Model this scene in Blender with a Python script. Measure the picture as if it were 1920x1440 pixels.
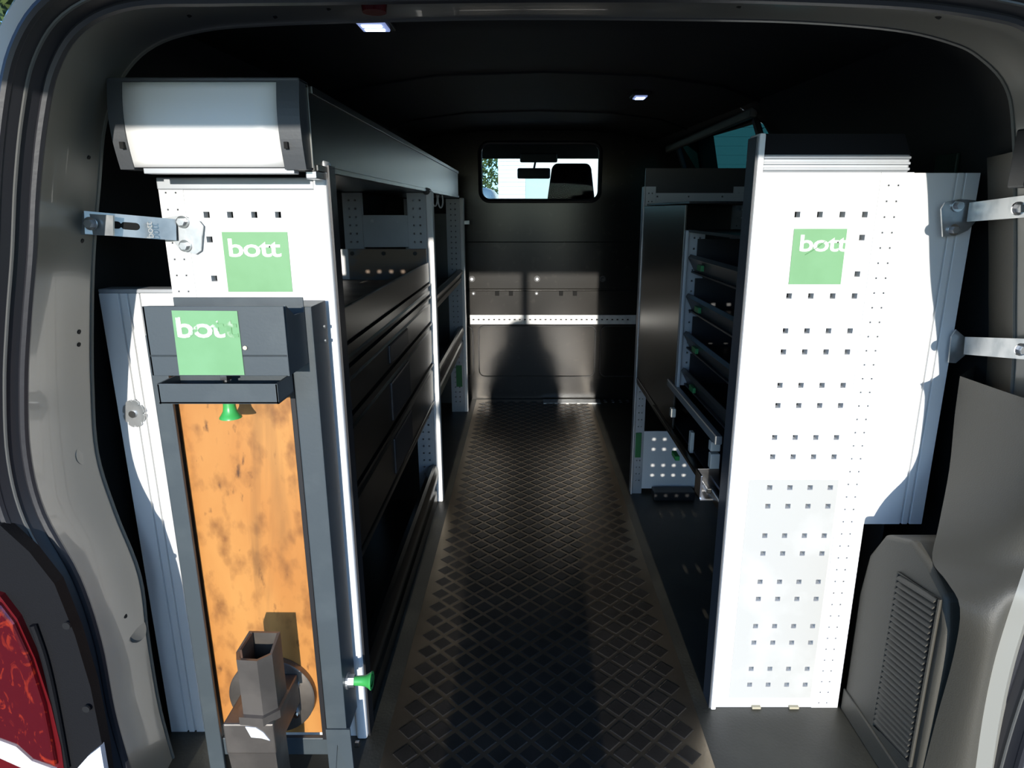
import bpy, bmesh, math, random
from mathutils import Vector, Matrix
random.seed(7)
scene = bpy.context.scene
for o in list(bpy.data.objects): bpy.data.objects.remove(o)
COL = scene.collection
R = math.radians

# ------------------------------------------------------------------ camera, sky, sun, exposure
H = 1.1                      # eye height above the load floor
PITCH = 14.8                 # camera looks down by this many degrees
F = 1230.0                   # focal length in pixels of the 1920 wide frame
cd = bpy.data.cameras.new('camera'); cam = bpy.data.objects.new('camera', cd); COL.objects.link(cam)
cam.location = (0, 0, H); cam.rotation_euler = (R(90 - PITCH), 0, 0)
cd.sensor_width = 36; cd.lens = 36 * F / 1920; cd.shift_x = -27 / 1920; cd.clip_start = 0.02; cd.clip_end = 500
scene.camera = cam

SUN_EL = 9.9
w = bpy.data.worlds.new('sky'); scene.world = w; w.use_nodes = True
nt = w.node_tree; bg = nt.nodes['Background']; sky = nt.nodes.new('ShaderNodeTexSky')
sky.sky_type = 'NISHITA'; sky.sun_disc = False; sky.sun_elevation = R(30); sky.sun_rotation = R(180)
sky.air_density = 1.0; sky.dust_density = 0.6; sky.ozone_density = 1.5
tint = nt.nodes.new('ShaderNodeMix'); tint.data_type = 'RGBA'; tint.blend_type = 'MULTIPLY'; tint.inputs['Factor'].default_value = 1
tint.inputs['B'].default_value = (.64, .95, 1.36, 1); nt.links.new(sky.outputs[0], tint.inputs['A']); nt.links.new(tint.outputs['Result'], bg.inputs[0]); bg.inputs[1].default_value = 0.24
sd = bpy.data.lights.new('sun', 'SUN'); sun = bpy.data.objects.new('sun', sd); COL.objects.link(sun)
sd.energy = 5.2; sd.angle = R(0.55); sd.color = (1.0, 0.95, 0.87)
sun.rotation_euler = (R(90 - SUN_EL), 0, R(0.15)); sun.location = (0, -4, 5)
vs = scene.view_settings
scene.display_settings.display_device = 'sRGB'
vs.view_transform = 'Standard'; vs.look = 'None'; vs.gamma = 1; vs.use_curve_mapping = False; vs.exposure = 0.0

# ------------------------------------------------------------------ materials
def srgb(*c):
    return tuple(((v/255)/12.92 if v/255 <= .04045 else ((v/255+.055)/1.055)**2.4) for v in c)
MATS = {}
def mat(name, col, rough=.5, metal=0., spec=.5, noise=None, bump=None, emit=None, coat=0., stretch=(1,1,1)):
    """noise=(scale, other colour, low, high)  bump=(scale, strength)"""
    m = bpy.data.materials.new(name); m.use_nodes = True; n = m.node_tree; b = n.nodes['Principled BSDF']
    b.inputs['Base Color'].default_value = (*col, 1); b.inputs['Roughness'].default_value = rough
    b.inputs['Metallic'].default_value = metal; b.inputs['Specular IOR Level'].default_value = spec
    b.inputs['Coat Weight'].default_value = coat
    tc = n.nodes.new('ShaderNodeTexCoord'); mp = n.nodes.new('ShaderNodeMapping'); mp.inputs['Scale'].default_value = stretch
    n.links.new(tc.outputs['Object'], mp.inputs[0])
    if noise:
        t = n.nodes.new('ShaderNodeTexNoise'); t.inputs['Scale'].default_value = noise[0]; t.inputs['Detail'].default_value = 6
        r = n.nodes.new('ShaderNodeValToRGB'); r.color_ramp.elements[0].position = noise[2]; r.color_ramp.elements[1].position = noise[3]
        r.color_ramp.elements[0].color = (*col, 1); r.color_ramp.elements[1].color = (*noise[1], 1)
        n.links.new(mp.outputs[0], t.inputs['Vector']); n.links.new(t.outputs['Fac'], r.inputs[0]); n.links.new(r.outputs[0], b.inputs['Base Color'])
    if bump:
        t = n.nodes.new('ShaderNodeTexNoise'); t.inputs['Scale'].default_value = bump[0]; t.inputs['Detail'].default_value = 4
        bp = n.nodes.new('ShaderNodeBump'); bp.inputs['Strength'].default_value = bump[1]; bp.inputs['Distance'].default_value = .002
        n.links.new(mp.outputs[0], t.inputs['Vector']); n.links.new(t.outputs['Fac'], bp.inputs['Height']); n.links.new(bp.outputs[0], b.inputs['Normal'])
    if emit:
        b.inputs['Emission Color'].default_value = (*emit[0], 1); b.inputs['Emission Strength'].default_value = emit[1]
    MATS[name] = m
    return m
white = mat('white_panel_coat', (.80, .80, .79), .42, noise=(3, (.74, .74, .73), .45, .75), bump=(300, .03))
worn = mat('worn_film_on_panel', (.48, .475, .45), .33, noise=(9, (.55, .545, .52), .5, .72), bump=(40, .05))
alu = mat('anodised_aluminium', (.50, .51, .52), .36, 1.0, bump=(200, .03), stretch=(1, .05, 1))
alu_d = mat('dull_aluminium_sheet', (.125, .127, .122), .30, 1.0, noise=(3, (.09, .092, .088), .4, .7), bump=(120, .02), stretch=(1, .1, 1))
alu_w = mat('pale_aluminium_upright', (.42, .44, .46), .5, .35, noise=(6, (.36, .38, .40), .4, .7))
galv = mat('galvanised_steel', (.55, .57, .58), .36, .85, noise=(25, (.40, .43, .45), .42, .62), bump=(60, .1))
galv2 = mat('zinc_strip', (.75, .75, .74), .5, .3, noise=(30, (.6, .6, .6), .4, .7))
chrome = mat('bright_steel', (.75, .75, .76), .2, 1.0)
blackp = mat('black_plastic', (.016, .016, .018), .42)
slot = mat('dark_hole', (.004, .004, .004), .9)
rubber = mat('black_rubber_seal', (.022, .022, .026), .38, bump=(90, .1))
endcap = mat('charcoal_end_cap', (.055, .06, .066), .5, bump=(200, .1))
grey = mat('slate_grey_powder_coat', (.052, .066, .074), .45, noise=(14, (.072, .088, .094), .5, .8), bump=(220, .06))
green = mat('green_label', srgb(113, 162, 115), .5, noise=(20, srgb(107, 156, 108), .4, .7))
greenp = mat('green_plastic', (.05, .36, .08), .35)
greend = mat('dark_green_label', (.02, .17, .05), .5)
letter = mat('white_lettering', (.80, .81, .78), .5)
letter_w = mat('worn_lettering', (.72, .72, .66), .6, noise=(60, (.16, .35, .16), .53, .62))
letter_f = mat('faded_lettering', (.14, .32, .14), .6, noise=(80, (.36, .46, .33), .50, .66))
steelb = mat('raw_brown_steel', (.17, .15, .13), .42, .75, noise=(16, (.24, .21, .18), .4, .7), bump=(60, .15))
rust = mat('rusty_inside', (.12, .05, .02), .8, noise=(30, (.05, .025, .015), .4, .7))
paint = mat('silver_body_paint', (.185, .178, .155), .33, .15, coat=.3, noise=(2.2, (.16, .155, .135), .4, .7))
body = mat('white_body_paint', (.72, .74, .76), .2, coat=.6)
lining = mat('dark_wall_lining', (.028, .027, .025), .62, noise=(4, (.020, .020, .019), .4, .7), bump=(160, .15))
headl = mat('dark_headliner', (.030, .028, .024), .75, noise=(2, (.024, .023, .020), .4, .7), bump=(400, .2))
bulk = mat('scuffed_black_board', (.017, .0155, .013), .205, spec=.40, noise=(26, (.036, .033, .028), .60, .80), bump=(90, .03))
trimm = mat('grey_moulded_trim', (.066, .060, .046), .55, bump=(500, .25))
trimd = mat('dark_moulded_trim', (.007, .007, .008), .7, spec=.15, bump=(400, .2))
floorm = mat('worn_floor_grooves', (.36, .295, .215), .34, .92, spec=1.0, noise=(5, (.24, .20, .145), .35, .7), bump=(120, .12))
floors = mat('plain_dark_floor_sheet', (.034, .033, .026), .45, noise=(7, (.055, .053, .040), .45, .75), bump=(150, .25))
padm = mat('dark_floor_tread', (.035, .031, .026), .36, .5, noise=(8, (.055, .048, .040), .4, .7), bump=(150, .15))
redl = mat('dark_red_lens', (.12, .004, .006), .2)
led = mat('lit_led_strip', (1, 1, 1), .5, emit=((.62, .74, 1.0), 5))
ledc = mat('glowing_lamp_cover', (.5, .55, .7), .4, emit=((.40, .52, 1.0), .55))
fabric = mat('black_seat_fabric', (.004, .004, .005), .9, spec=.05, bump=(400, .3))
asphalt = mat('asphalt', (.060, .060, .060), .9, noise=(40, (.085, .083, .08), .4, .7), bump=(80, .5))
siding = mat('white_siding', (.80, .80, .80), .6)
leafm = mat('leaf_green', (.05, .085, .022), .6, noise=(3, (.10, .13, .035), .4, .7))
bark = mat('bark', (.06, .045, .03), .9)
carp = mat('blue_grey_car_paint', (.12, .18, .24), .3, coat=.5)

def wood_material():
    m = bpy.data.materials.new('stained_orange_board'); m.use_nodes = True; n = m.node_tree; b = n.nodes['Principled BSDF']
    L = n.links.new; b.inputs['Roughness'].default_value = .45
    tc = n.nodes.new('ShaderNodeTexCoord')
    def noise(scale, st, lo, hi, det=8, dist=0.):
        mp = n.nodes.new('ShaderNodeMapping'); mp.inputs['Scale'].default_value = st; L(tc.outputs['Object'], mp.inputs[0])
        t = n.nodes.new('ShaderNodeTexNoise'); t.inputs['Scale'].default_value = scale; t.inputs['Detail'].default_value = det
        t.inputs['Distortion'].default_value = dist; L(mp.outputs[0], t.inputs['Vector'])
        r = n.nodes.new('ShaderNodeMapRange'); r.inputs[1].default_value = lo; r.inputs[2].default_value = hi; L(t.outputs['Fac'], r.inputs[0]); return r.outputs[0]
    def mix(fac, a, bcol):
        x = n.nodes.new('ShaderNodeMix'); x.data_type = 'RGBA'; L(fac, x.inputs['Factor'])
        if isinstance(a, tuple): x.inputs['A'].default_value = (*a, 1)
        else: L(a, x.inputs['A'])
        x.inputs['B'].default_value = (*bcol, 1); return x.outputs['Result']
    c = mix(noise(9, (1, 1, .35), .38, .66), (.52, .235, .060), (.44, .175, .040))
    c = mix(noise(30, (1, 1, .6), .50, .74), c, (.22, .085, .022))
    c = mix(noise(11, (1, 1, .13), .55, .74, 10, .8), c, (.13, .065, .025))
    c = mix(noise(60, (1, 1, .4), .64, .76, 5), c, (.10, .04, .015))
    L(c, b.inputs['Base Color']); return m
wood = wood_material()

def glass_material(name, tint, gloss):
    m = bpy.data.materials.new(name); m.use_nodes = True; n = m.node_tree; L = n.links.new
    n.nodes.remove(n.nodes['Principled BSDF']); out = n.nodes['Material Output']
    tr = n.nodes.new('ShaderNodeBsdfTransparent'); tr.inputs[0].default_value = (*tint, 1)
    g = n.nodes.new('ShaderNodeBsdfGlossy'); g.inputs['Roughness'].default_value = .02; g.inputs[0].default_value = (.9, .9, .9, 1)
    mx = n.nodes.new('ShaderNodeMixShader'); mx.inputs[0].default_value = gloss; L(tr.outputs[0], mx.inputs[1]); L(g.outputs[0], mx.inputs[2])
    L(mx.outputs[0], out.inputs[0]); return m
glass = glass_material('clear_window_glass', (.9, .94, .93), .004)
glass_t = glass_material('teal_tinted_glass', (.006, .034, .037), .01)

def lens_material():
    m = bpy.data.materials.new('red_tail_lamp_lens'); m.use_nodes = True; n = m.node_tree; b = n.nodes['Principled BSDF']; L = n.links.new
    tc = n.nodes.new('ShaderNodeTexCoord'); v = n.nodes.new('ShaderNodeTexNoise'); v.inputs['Scale'].default_value = 26; v.inputs['Detail'].default_value = 5; v.inputs['Distortion'].default_value = 2.5
    mp = n.nodes.new('ShaderNodeMapping'); mp.inputs['Scale'].default_value = (1.6, 1, .7); mp.inputs['Rotation'].default_value = (0, .7, 0)
    r = n.nodes.new('ShaderNodeValToRGB'); r.color_ramp.elements[1].color = (.55, .05, .012, 1); r.color_ramp.elements[1].position = .86  # orange blotches put highlights into the lens colour
    r.color_ramp.elements[0].color = (.075, .002, .004, 1); r.color_ramp.elements[0].position = .56
    L(tc.outputs['Object'], mp.inputs[0]); L(mp.outputs[0], v.inputs['Vector']); L(v.outputs['Fac'], r.inputs[0]); L(r.outputs[0], b.inputs['Base Color'])
    b.inputs['Roughness'].default_value = .12; b.inputs['Coat Weight'].default_value = 1
    return m
lensm = lens_material()

# ------------------------------------------------------------------ geometry helpers
CP, SP = math.cos(R(PITCH)), math.sin(R(PITCH))
def at(px, py, Y):
    """point at depth Y seen at a photograph position"""
    u = (px - 987) / F; v = (720 - py) / F
    t = Y / (CP + v * SP)
    return Vector((u * t, Y, H + (-SP + v * CP) * t))

def B(): return bmesh.new()
def box(bm, x0, x1, y0, y1, z0, z1, bev=0., seg=2, M=None):
    r = bmesh.ops.create_cube(bm, size=1)['verts']
    T = Matrix.Translation(((x0+x1)/2, (y0+y1)/2, (z0+z1)/2)) @ Matrix.Diagonal((abs(x1-x0), abs(y1-y0), abs(z1-z0), 1))
    bmesh.ops.transform(bm, matrix=T, verts=r)
    if bev > 0:
        es = list({e for v in r for e in v.link_edges})
        g = bmesh.ops.bevel(bm, geom=es, offset=bev, segments=seg, affect='EDGES', profile=.5)
        r = list({v for f in g['faces'] for v in f.verts} | {v for v in r if v.is_valid})
    if M is not None: bmesh.ops.transform(bm, matrix=M, verts=r)
    return bm
def cyl(bm, a, b, r1, r2=None, n=20, caps=True):
    a, b = Vector(a), Vector(b); r2 = r1 if r2 is None else r2
    d = (b - a); q = d.to_track_quat('Z', 'Y').to_matrix()
    ra, rb = [], []
    for i in range(n):
        t = 2*math.pi*i/n; o = q @ Vector((math.cos(t), math.sin(t), 0))
        ra.append(bm.verts.new(a + o*r1)); rb.append(bm.verts.new(b + o*r2))
    for i in range(n): bm.faces.new((ra[i], ra[(i+1) % n], rb[(i+1) % n], rb[i]))
    if caps: bm.faces.new(ra[::-1]); bm.faces.new(rb)
    return bm
def prism(bm, pts, vec):
    """closed polygon of points pushed along vec"""
    vec = Vector(vec); a = [bm.verts.new(p) for p in pts]; b = [bm.verts.new(Vector(p) + vec) for p in pts]; n = len(pts)
    bm.faces.new(a); bm.faces.new(b[::-1])
    for i in range(n): bm.faces.new((a[i], b[i], b[(i+1) % n], a[(i+1) % n]))
    bmesh.ops.recalc_face_normals(bm, faces=bm.faces)
    return bm
def smooth_curve(P, k=5):
    P = [Vector(p) for p in P]; out = []
    for i in range(len(P)-1):
        p0 = P[max(i-1, 0)]; p1 = P[i]; p2 = P[i+1]; p3 = P[min(i+2, len(P)-1)]
        for j in range(k):
            t = j/k
            out.append(.5*((2*p1) + (-p0+p2)*t + (2*p0-5*p1+4*p2-p3)*t*t + (-p0+3*p1-3*p2+p3)*t**3))
    out.append(P[-1]); return out
def loft(bm, rows, close=False):
    V = [[bm.verts.new(p) for p in r] for r in rows]
    for a in range(len(V)-1 + (1 if close else 0)):
        A, C = V[a], V[(a+1) % len(V)]
        for i in range(len(A)-1): bm.faces.new((A[i], A[i+1], C[i+1], C[i]))
    return bm
def tube(bm, P, r, n=8):
    P = [Vector(p) for p in P]; rings = []
    for i, p in enumerate(P):
        d = (P[min(i+1, len(P)-1)] - P[max(i-1, 0)]).normalized(); q = d.to_track_quat('Z', 'Y').to_matrix()
        up = Vector((0, 1, 0)); s = d.cross(up)
        if s.length < 1e-3: s = d.cross(Vector((1, 0, 0)))
        s.normalize(); u = s.cross(d)
        rings.append([bm.verts.new(p + s*math.cos(2*math.pi*k/n)*r + u*math.sin(2*math.pi*k/n)*r) for k in range(n)])
    for a, b in zip(rings, rings[1:]):
        for k in range(n): bm.faces.new((a[k], a[(k+1) % n], b[(k+1) % n], b[k]))
    bm.faces.new(rings[0][::-1]); bm.faces.new(rings[-1])
    return bm
def plate(bm, x0, x1, z0, z1, y0, y1, holes):
    """upright plate (in X and Z, thick in Y) with real rectangular holes (cx, cz, w, h)"""
    rd = lambda v: round(v, 5)
    xs = sorted({rd(x0), rd(x1)} | {rd(h[0]+s*h[2]/2) for h in holes for s in (-1, 1)})
    zs = sorted({rd(z0), rd(z1)} | {rd(h[1]+s*h[3]/2) for h in holes for s in (-1, 1)})
    nx, nz = len(xs)-1, len(zs)-1
    fill = [[not any(abs((xs[i]+xs[i+1])/2-h[0]) < h[2]/2 and abs((zs[j]+zs[j+1])/2-h[1]) < h[3]/2 for h in holes) for j in range(nz)] for i in range(nx)]
    V = {}
    def v(i, j, k):
        if (i, j, k) not in V: V[(i, j, k)] = bm.verts.new((xs[i], (y0, y1)[k], zs[j]))
        return V[(i, j, k)]
    def full(i, j): return 0 <= i < nx and 0 <= j < nz and fill[i][j]
    for i in range(nx):
        for j in range(nz):
            if not fill[i][j]: continue
            bm.faces.new((v(i, j, 0), v(i+1, j, 0), v(i+1, j+1, 0), v(i, j+1, 0)))
            bm.faces.new((v(i, j+1, 1), v(i+1, j+1, 1), v(i+1, j, 1), v(i, j, 1)))
            if not full(i-1, j): bm.faces.new((v(i, j, 0), v(i, j+1, 0), v(i, j+1, 1), v(i, j, 1)))
            if not full(i+1, j): bm.faces.new((v(i+1, j, 0), v(i+1, j, 1), v(i+1, j+1, 1), v(i+1, j+1, 0)))
            if not full(i, j-1): bm.faces.new((v(i, j, 0), v(i, j, 1), v(i+1, j, 1), v(i+1, j, 0)))
            if not full(i, j+1): bm.faces.new((v(i, j+1, 0), v(i+1, j+1, 0), v(i+1, j+1, 1), v(i, j+1, 1)))
    return bm
def obj(name, bm, m, parent=None, smooth=False, solid=0., label=None, kind=None):
    bmesh.ops.recalc_face_normals(bm, faces=bm.faces)
    me = bpy.data.meshes.new(name); bm.to_mesh(me); bm.free()
    if smooth:
        for p in me.polygons: p.use_smooth = True
        try: me.set_sharp_from_angle(angle=R(38))
        except Exception: pass
    me.materials.append(m)
    o = bpy.data.objects.new(name, me); COL.objects.link(o)
    if solid:
        s = o.modifiers.new('solid', 'SOLIDIFY'); s.thickness = solid; s.offset = -1
    if parent is not None:
        o.parent = parent; o.matrix_parent_inverse = Matrix.Translation(-parent.location)
    if label: o['label'] = label
    if kind: o['kind'] = kind
    return o
def tag(o, label, cat, group=None, kind=None):
    o['label'] = label; o['category'] = cat
    if group: o['group'] = group
    if kind: o['kind'] = kind
    return o
def thing(name, label, cat, loc=(0, 0, 0), group=None, kind=None):
    o = bpy.data.objects.new(name, None); COL.objects.link(o); o.location = loc; o.empty_display_size = .05
    return tag(o, label, cat, group, kind)
def copy_tree(o, delta=None, parent=None):
    c = o.copy(); COL.objects.link(c)
    if parent is not None: c.parent = parent; c.matrix_parent_inverse = o.matrix_parent_inverse.copy()
    elif delta is not None: c.location = o.location + Vector(delta)
    for ch in [k for k in o.children]: copy_tree(ch, None, c)
    return c
def lettering(name, txt, m, parent, origin, size, offset=.0, depth=.0006, shear=0., zs=1., xs=1., rot=0.):
    cu = bpy.data.curves.new('font_tmp', 'FONT'); cu.body = txt; cu.size = size; cu.extrude = depth; cu.offset = offset; cu.shear = shear
    cu.space_character = .92; cu.resolution_u = 3
    t = bpy.data.objects.new('font_tmp', cu); COL.objects.link(t)
    me = bpy.data.meshes.new_from_object(t.evaluated_get(bpy.context.evaluated_depsgraph_get()))
    bpy.data.objects.remove(t); bpy.data.curves.remove(cu)
    me.transform(Matrix.Translation(origin) @ Matrix.Rotation(R(-rot), 4, 'Y') @ Matrix.Diagonal((xs, 1, zs, 1)) @ Matrix.Rotation(R(90), 4, 'X'))
    me.materials.clear(); me.materials.append(m); me.name = name
    o = bpy.data.objects.new(name, me); COL.objects.link(o); o.parent = parent
    r = parent
    while r.parent: r = r.parent
    o.matrix_parent_inverse = Matrix.Translation(-r.location) if parent.parent is None else Matrix.Identity(4)
    return o

# main measures
XL, XR = -.342, .420            # aisle faces of the two racks
YL, YR = 1.18, 1.265            # front faces of the two end panels
YB = 3.81                       # bulkhead
CX = .05                        # middle of the van

# ------------------------------------------------------------------ SETTING: floor, walls, ceiling, bulkhead
bm = B(); box(bm, -.90, 1.0, .96, YB, -.03, 0)
fl = tag(obj('floor', bm, floors), 'dark worn load floor of the van between the racks', 'floor', kind='structure')
bm = B(); box(bm, -.30, .385, .97, YB-.02, 0, .0012)
obj('aisle_sheet', bm, floorm, fl)
bm = B(); p = .066; s = .023
for i in range(-5, 6):
    for j in range(0, 43):
        for k in (0, 1):
            cx = i*p + k*p/2 + .01; cy = .996 + j*p + k*p/2
            if not (-.285 < cx < .368 and cy < YB-.06): continue
            a = s + .0035; b2 = .0012; h = .0026
            lo = [bm.verts.new((cx+dx*a, cy+dy*a, b2)) for dx, dy in ((1, 0), (0, 1), (-1, 0), (0, -1))]
            hi = [bm.verts.new((cx+dx*(a-.0025), cy+dy*(a-.0025), h)) for dx, dy in ((1, 0), (0, 1), (-1, 0), (0, -1))]
            bm.faces.new(hi)
            for q in range(4): bm.faces.new((lo[q], lo[(q+1) % 4], hi[(q+1) % 4], hi[q]))
obj('diamond_tread', bm, padm, fl, kind='stuff')
bm = B(); box(bm, .10, .44, YB-.10, YB-.02, 0, .004)
obj('threshold_strip', bm, galv, fl)
bm = B()
for i in range(6):
    for j in range(2): cyl(bm, (.47+i*.045, YB-.07+j*.035, 0), (.47+i*.045, YB-.07+j*.035, .003), .009, n=10)
obj('floor_studs', bm, galv, fl)
bm = B(); box(bm, -1.0, 1.1, .80, .958, -.10, -.012, .02, 3)
tag(obj('trim_9', bm, trimd), 'black plastic rear bumper step below the load opening', 'bumper', kind='structure')

half = [(0, 1.45), (.30, 1.445), (.52, 1.425), (.64, 1.39)]
wallp = [(.64, 1.39), (.72, 1.34), (.79, 1.24), (.84, 1.10), (.87, .9), (.88, .6), (.88, 0.0)]
Ys = [1.115, 1.5, 1.9, 2.3, 2.7, 3.1, 3.5, YB]
def rise(y, z): return z + (.075*(y-1.1)/2.7 if z > 1.2 else 0)
prof = [(-a, b) for a, b in half[::-1]] + half[1:]
bm = B(); loft(bm, [[(CX+a, y, rise(y, b)) for a, b in prof] for y in Ys])
ce = tag(obj('ceiling', bm, headl, smooth=True, solid=-.02), 'dark fabric covered van ceiling over the racks', 'ceiling', kind='structure')
for yy in (1.98, 2.9):
    bm = B(); tube(bm, [(CX+a, yy+.10*(a/.6)**2, rise(yy, b)-.001) for a, b in prof], .004, 6)
    obj('seam', bm, blackp, ce)
bm = B(); loft(bm, [[(CX-a, y, rise(y, b)) for a, b in wallp] for y in Ys])
wl = tag(obj('wall_left', bm, lining, smooth=True), 'dark lined left side wall of the van behind the drawer rack', 'wall', kind='structure')
# right wall: solid from the rear to the side window, opening for the window
def wall_rows(y0, y1, pts, n=3): return [[(CX+a, y0+(y1-y0)*i/n, rise(y0+(y1-y0)*i/n, b)) for a, b in pts] for i in range(n+1)]
bm = B()
loft(bm, wall_rows(1.115, 2.28, wallp, 4)); loft(bm, wall_rows(2.28, 3.42, [(.64, 1.39), (.70, 1.352)], 2)); loft(bm, wall_rows(2.28, 3.42, [(.862, .98), (.87, .9), (.88, .6), (.88, 0)], 2)); loft(bm, wall_rows(3.42, YB, wallp, 1))
wr = tag(obj('wall_right', bm, lining, smooth=True), 'dark lined right side wall of the van with the side window', 'wall', kind='structure')
# side window
w2 = thing('window_2', 'teal tinted side window in the right wall past the perforated rack', 'window', (.90, 3.16, .98), kind='structure')
bm = B(); z1 = rise(2.28, 1.352)
loft(bm, wall_rows(2.28, 3.42, [(.70, 1.352), (.72, 1.34), (.79, 1.24), (.84, 1.10), (.862, .98)], 2)); obj('pane', bm, glass_t, w2, smooth=True)
bm = B(); tube(bm, [(CX+.855, 2.28, .98), (CX+.855, 3.42, .98), (CX+.695, 3.42, z1+.02), (CX+.695, 2.28, z1), (CX+.855, 2.28, .98)], .013, 6); obj('seal', bm, rubber, w2)
bm = B(); box(bm, .70, .725, 2.2, 3.5, z1-.002, z1+.03, .008); obj('header_rail', bm, mat('pale_grey_moulding', (.16, .16, .14), .5), w2)

# bulkhead with the rear cab window
WX0, WX1, WZ0, WZ1 = at(903, 375, YB).x, at(1122, 375, YB).x, 1.157, 1.455
bk = thing('wall_front', 'black bulkhead board with rounded embossed panels at the far end of the aisle', 'wall', (CX, YB, 0), kind='structure')
bm = B(); plate(bm, -.90, 1.0, 0, 1.60, YB, YB+.025, [((WX0+WX1)/2, (WZ0+WZ1)/2, WX1-WX0, WZ1-WZ0)])
obj('board', bm, bulk, bk)
zg = at(987, 543, YB).z
bm = B(); box(bm, -.36, .95, YB-.014, YB, zg+.004, .93, .004); obj('upper_board', bm, bulk, bk)
bm = B(); box(bm, -.36, .95, YB-.010, YB, .49, zg-.004, .004); obj('middle_board', bm, bulk, bk)
def rrect(x0, x1, z0, z1, r, y, n=6):
    P = []
    for cx, cz, a0 in ((x1-r, z1-r, 0), (x0+r, z1-r, 90), (x0+r, z0+r, 180), (x1-r, z0+r, 270)):
        for k in range(n+1):
            t = R(a0 + 90*k/n); P.append((cx+r*math.cos(t), y, cz+r*math.sin(t)))
    return P
zb0, zb1 = at(987, 705, YB).z, at(987, 611, YB).z
for x0, x1 in ((at(822, 600, YB).x, at(886, 600, YB).x), (at(897, 600, YB).x, at(1117, 600, YB).x), (at(1127, 600, YB).x, .75)):
    P = rrect(x0, x1, zb0, zb1, .035, YB-.004); bm = B(); prism(bm, P, (0, .005, 0)); 
    obj('embossed_panel', bm, bulk, bk)
    bm = B(); tube(bm, P + [P[0], P[1]], .0035, 6); obj('bead', bm, blackp, bk)
bm = B(); a = at(882, 607, YB); b_ = at(1192, 590, YB)
plate(bm, a.x, b_.x, a.z, b_.z, YB-.017, YB-.005, [(a.x+.02+.03*i, (a.z+b_.z)/2, .012, .008) for i in range(int((b_.x-a.x-.03)/.03))])
obj('lashing_strip', bm, galv2, bk)
for px, py, r in ((885, 523, .013), (1007, 523, .013), (1130, 523, .013), (888, 550, .008), (1006, 550, .008), (866, 715, .006)):
    c = at(px, py, YB-.014); bm = B(); cyl(bm, c, c+Vector((0, -.004, 0)), r*1.35, n=16); obj('washer', bm, blackp, bk)
    bm = B(); cyl(bm, c+Vector((0, -.004, 0)), c+Vector((0, -.012, 0)), r*.8, r*.6, 8)
    obj('bolt', bm, galv if px != 1130 else blackp, bk)
for px in (932, 958, 1052, 1078):
    c = at(px, 550, YB-.012); bm = B(); box(bm, c.x-.012, c.x+.012, c.y-.002, c.y+.002, c.z-.014, c.z+.014, .002); obj('slot', bm, slot, bk)
w1 = thing('window_1', 'bulkhead window looking into the cab with a black rounded frame', 'window', ((WX0+WX1)/2, YB, WZ0), kind='structure')
bm = B(); box(bm, WX0, WX1, YB+.008, YB+.013, WZ0, WZ1); obj('pane', bm, glass, w1)
bm = B()
for sx in (WX0, WX1):
    for sz, sg in ((WZ0, 1), (WZ1, -1)):
        d = 1 if sx == WX0 else -1; r = .055
        P = [(sx, YB-.004, sz)] + [(sx+d*(r-r*math.sin(R(t))), YB-.004, sz+sg*(r-r*math.cos(R(t)))) for t in range(0, 91, 15)]
        prism(bm, P, (0, .03, 0))
P = rrect(WX0-.004, WX1+.004, WZ0-.004, WZ1+.004, .05, YB-.008); tube(bm, P+[P[0], P[1]], .012, 8); obj('rubber_frame', bm, rubber, w1)

# ------------------------------------------------------------------ rear opening: painted frame, seal, body, trims
Yb, Ya, Yc = .95, 1.12, .90
Bc = [at(*q, Yb) for q in ((275, 1560), (245, 1440), (215, 1330), (190, 1200), (150, 1080), (85, 960), (57, 850), (52, 720), (58, 600), (68, 480), (75, 350), (88, 230), (110, 130), (160, 55), (255, 14), (420, 8), (600, 6), (960, 1), (1300, 1), (1480, 5), (1700, 15), (1850, 35), (1925, 60))]
Bc += [Vector((x, Yb, z)) for x, z in ((.722, 1.282), (.75, 1.2155), (.784, 1.04), (.808, .95), (.831, .854), (.85, .74), (.86, .65), (.838, .526), (.822, .41), (.805, .22), (.80, -.05))]
Ac = [at(*q, Ya) for q in ((345, 1500), (330, 1440), (300, 1330), (278, 1200), (262, 1080), (216, 960), (182, 850), (173, 720), (172, 600), (175, 480), (185, 350), (197, 230), (232, 140), (290, 84), (380, 56), (500, 45), (700, 38), (960, 33), (1280, 35), (1500, 40), (1680, 55), (1780, 78), (1835, 105))]
Ac += [Vector((x, Ya, z)) for x, z in ((.756, 1.29), (.782, 1.22), (.815, 1.06), (.835, .95), (.852, .854), (.865, .74), (.87, .65), (.85, .526), (.83, .41), (.815, .22), (.81, -.05))]
SB, SA = smooth_curve(Bc), smooth_curve(Ac)
C0 = Vector((CX, 0, .7))
def outward(P, d, Y):
    out = []
    for i, p in enumerate(P):
        t = (P[min(i+1, len(P)-1)] - P[max(i-1, 0)]); n = Vector((-t.z, 0, t.x)).normalized()
        if n.dot(p - C0) < 0: n = -n
        dd = d(p) if callable(d) else d
        out.append(Vector((p.x + n.x*dd, Y, p.z + n.z*dd)))
    return out
rows = []
for k in range(7):
    u = k/6; bul = .010*math.sin(u*math.pi)
    rows.append([a.lerp(c, u) for a, c in zip(SB, SA)])
for k in range(1, 6):
    for i in range(len(rows[k])):
        n = (C0 - rows[k][i]); n.y = 0; n.normalize(); rows[k][i] = rows[k][i] - n*(.012*math.sin(k/6*math.pi))
bm = B(); loft(bm, rows)
t1 = tag(obj('trim_1', bm, paint, smooth=True), 'silver painted inner frame around the rear load opening', 'door frame', kind='structure')
bm = B(); tube(bm, SA, .0035, 6); loft(bm, [SA, outward(SA, .09, Ya+.012)]); obj('folded_edge', bm, paint, t1, smooth=True)
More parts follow.
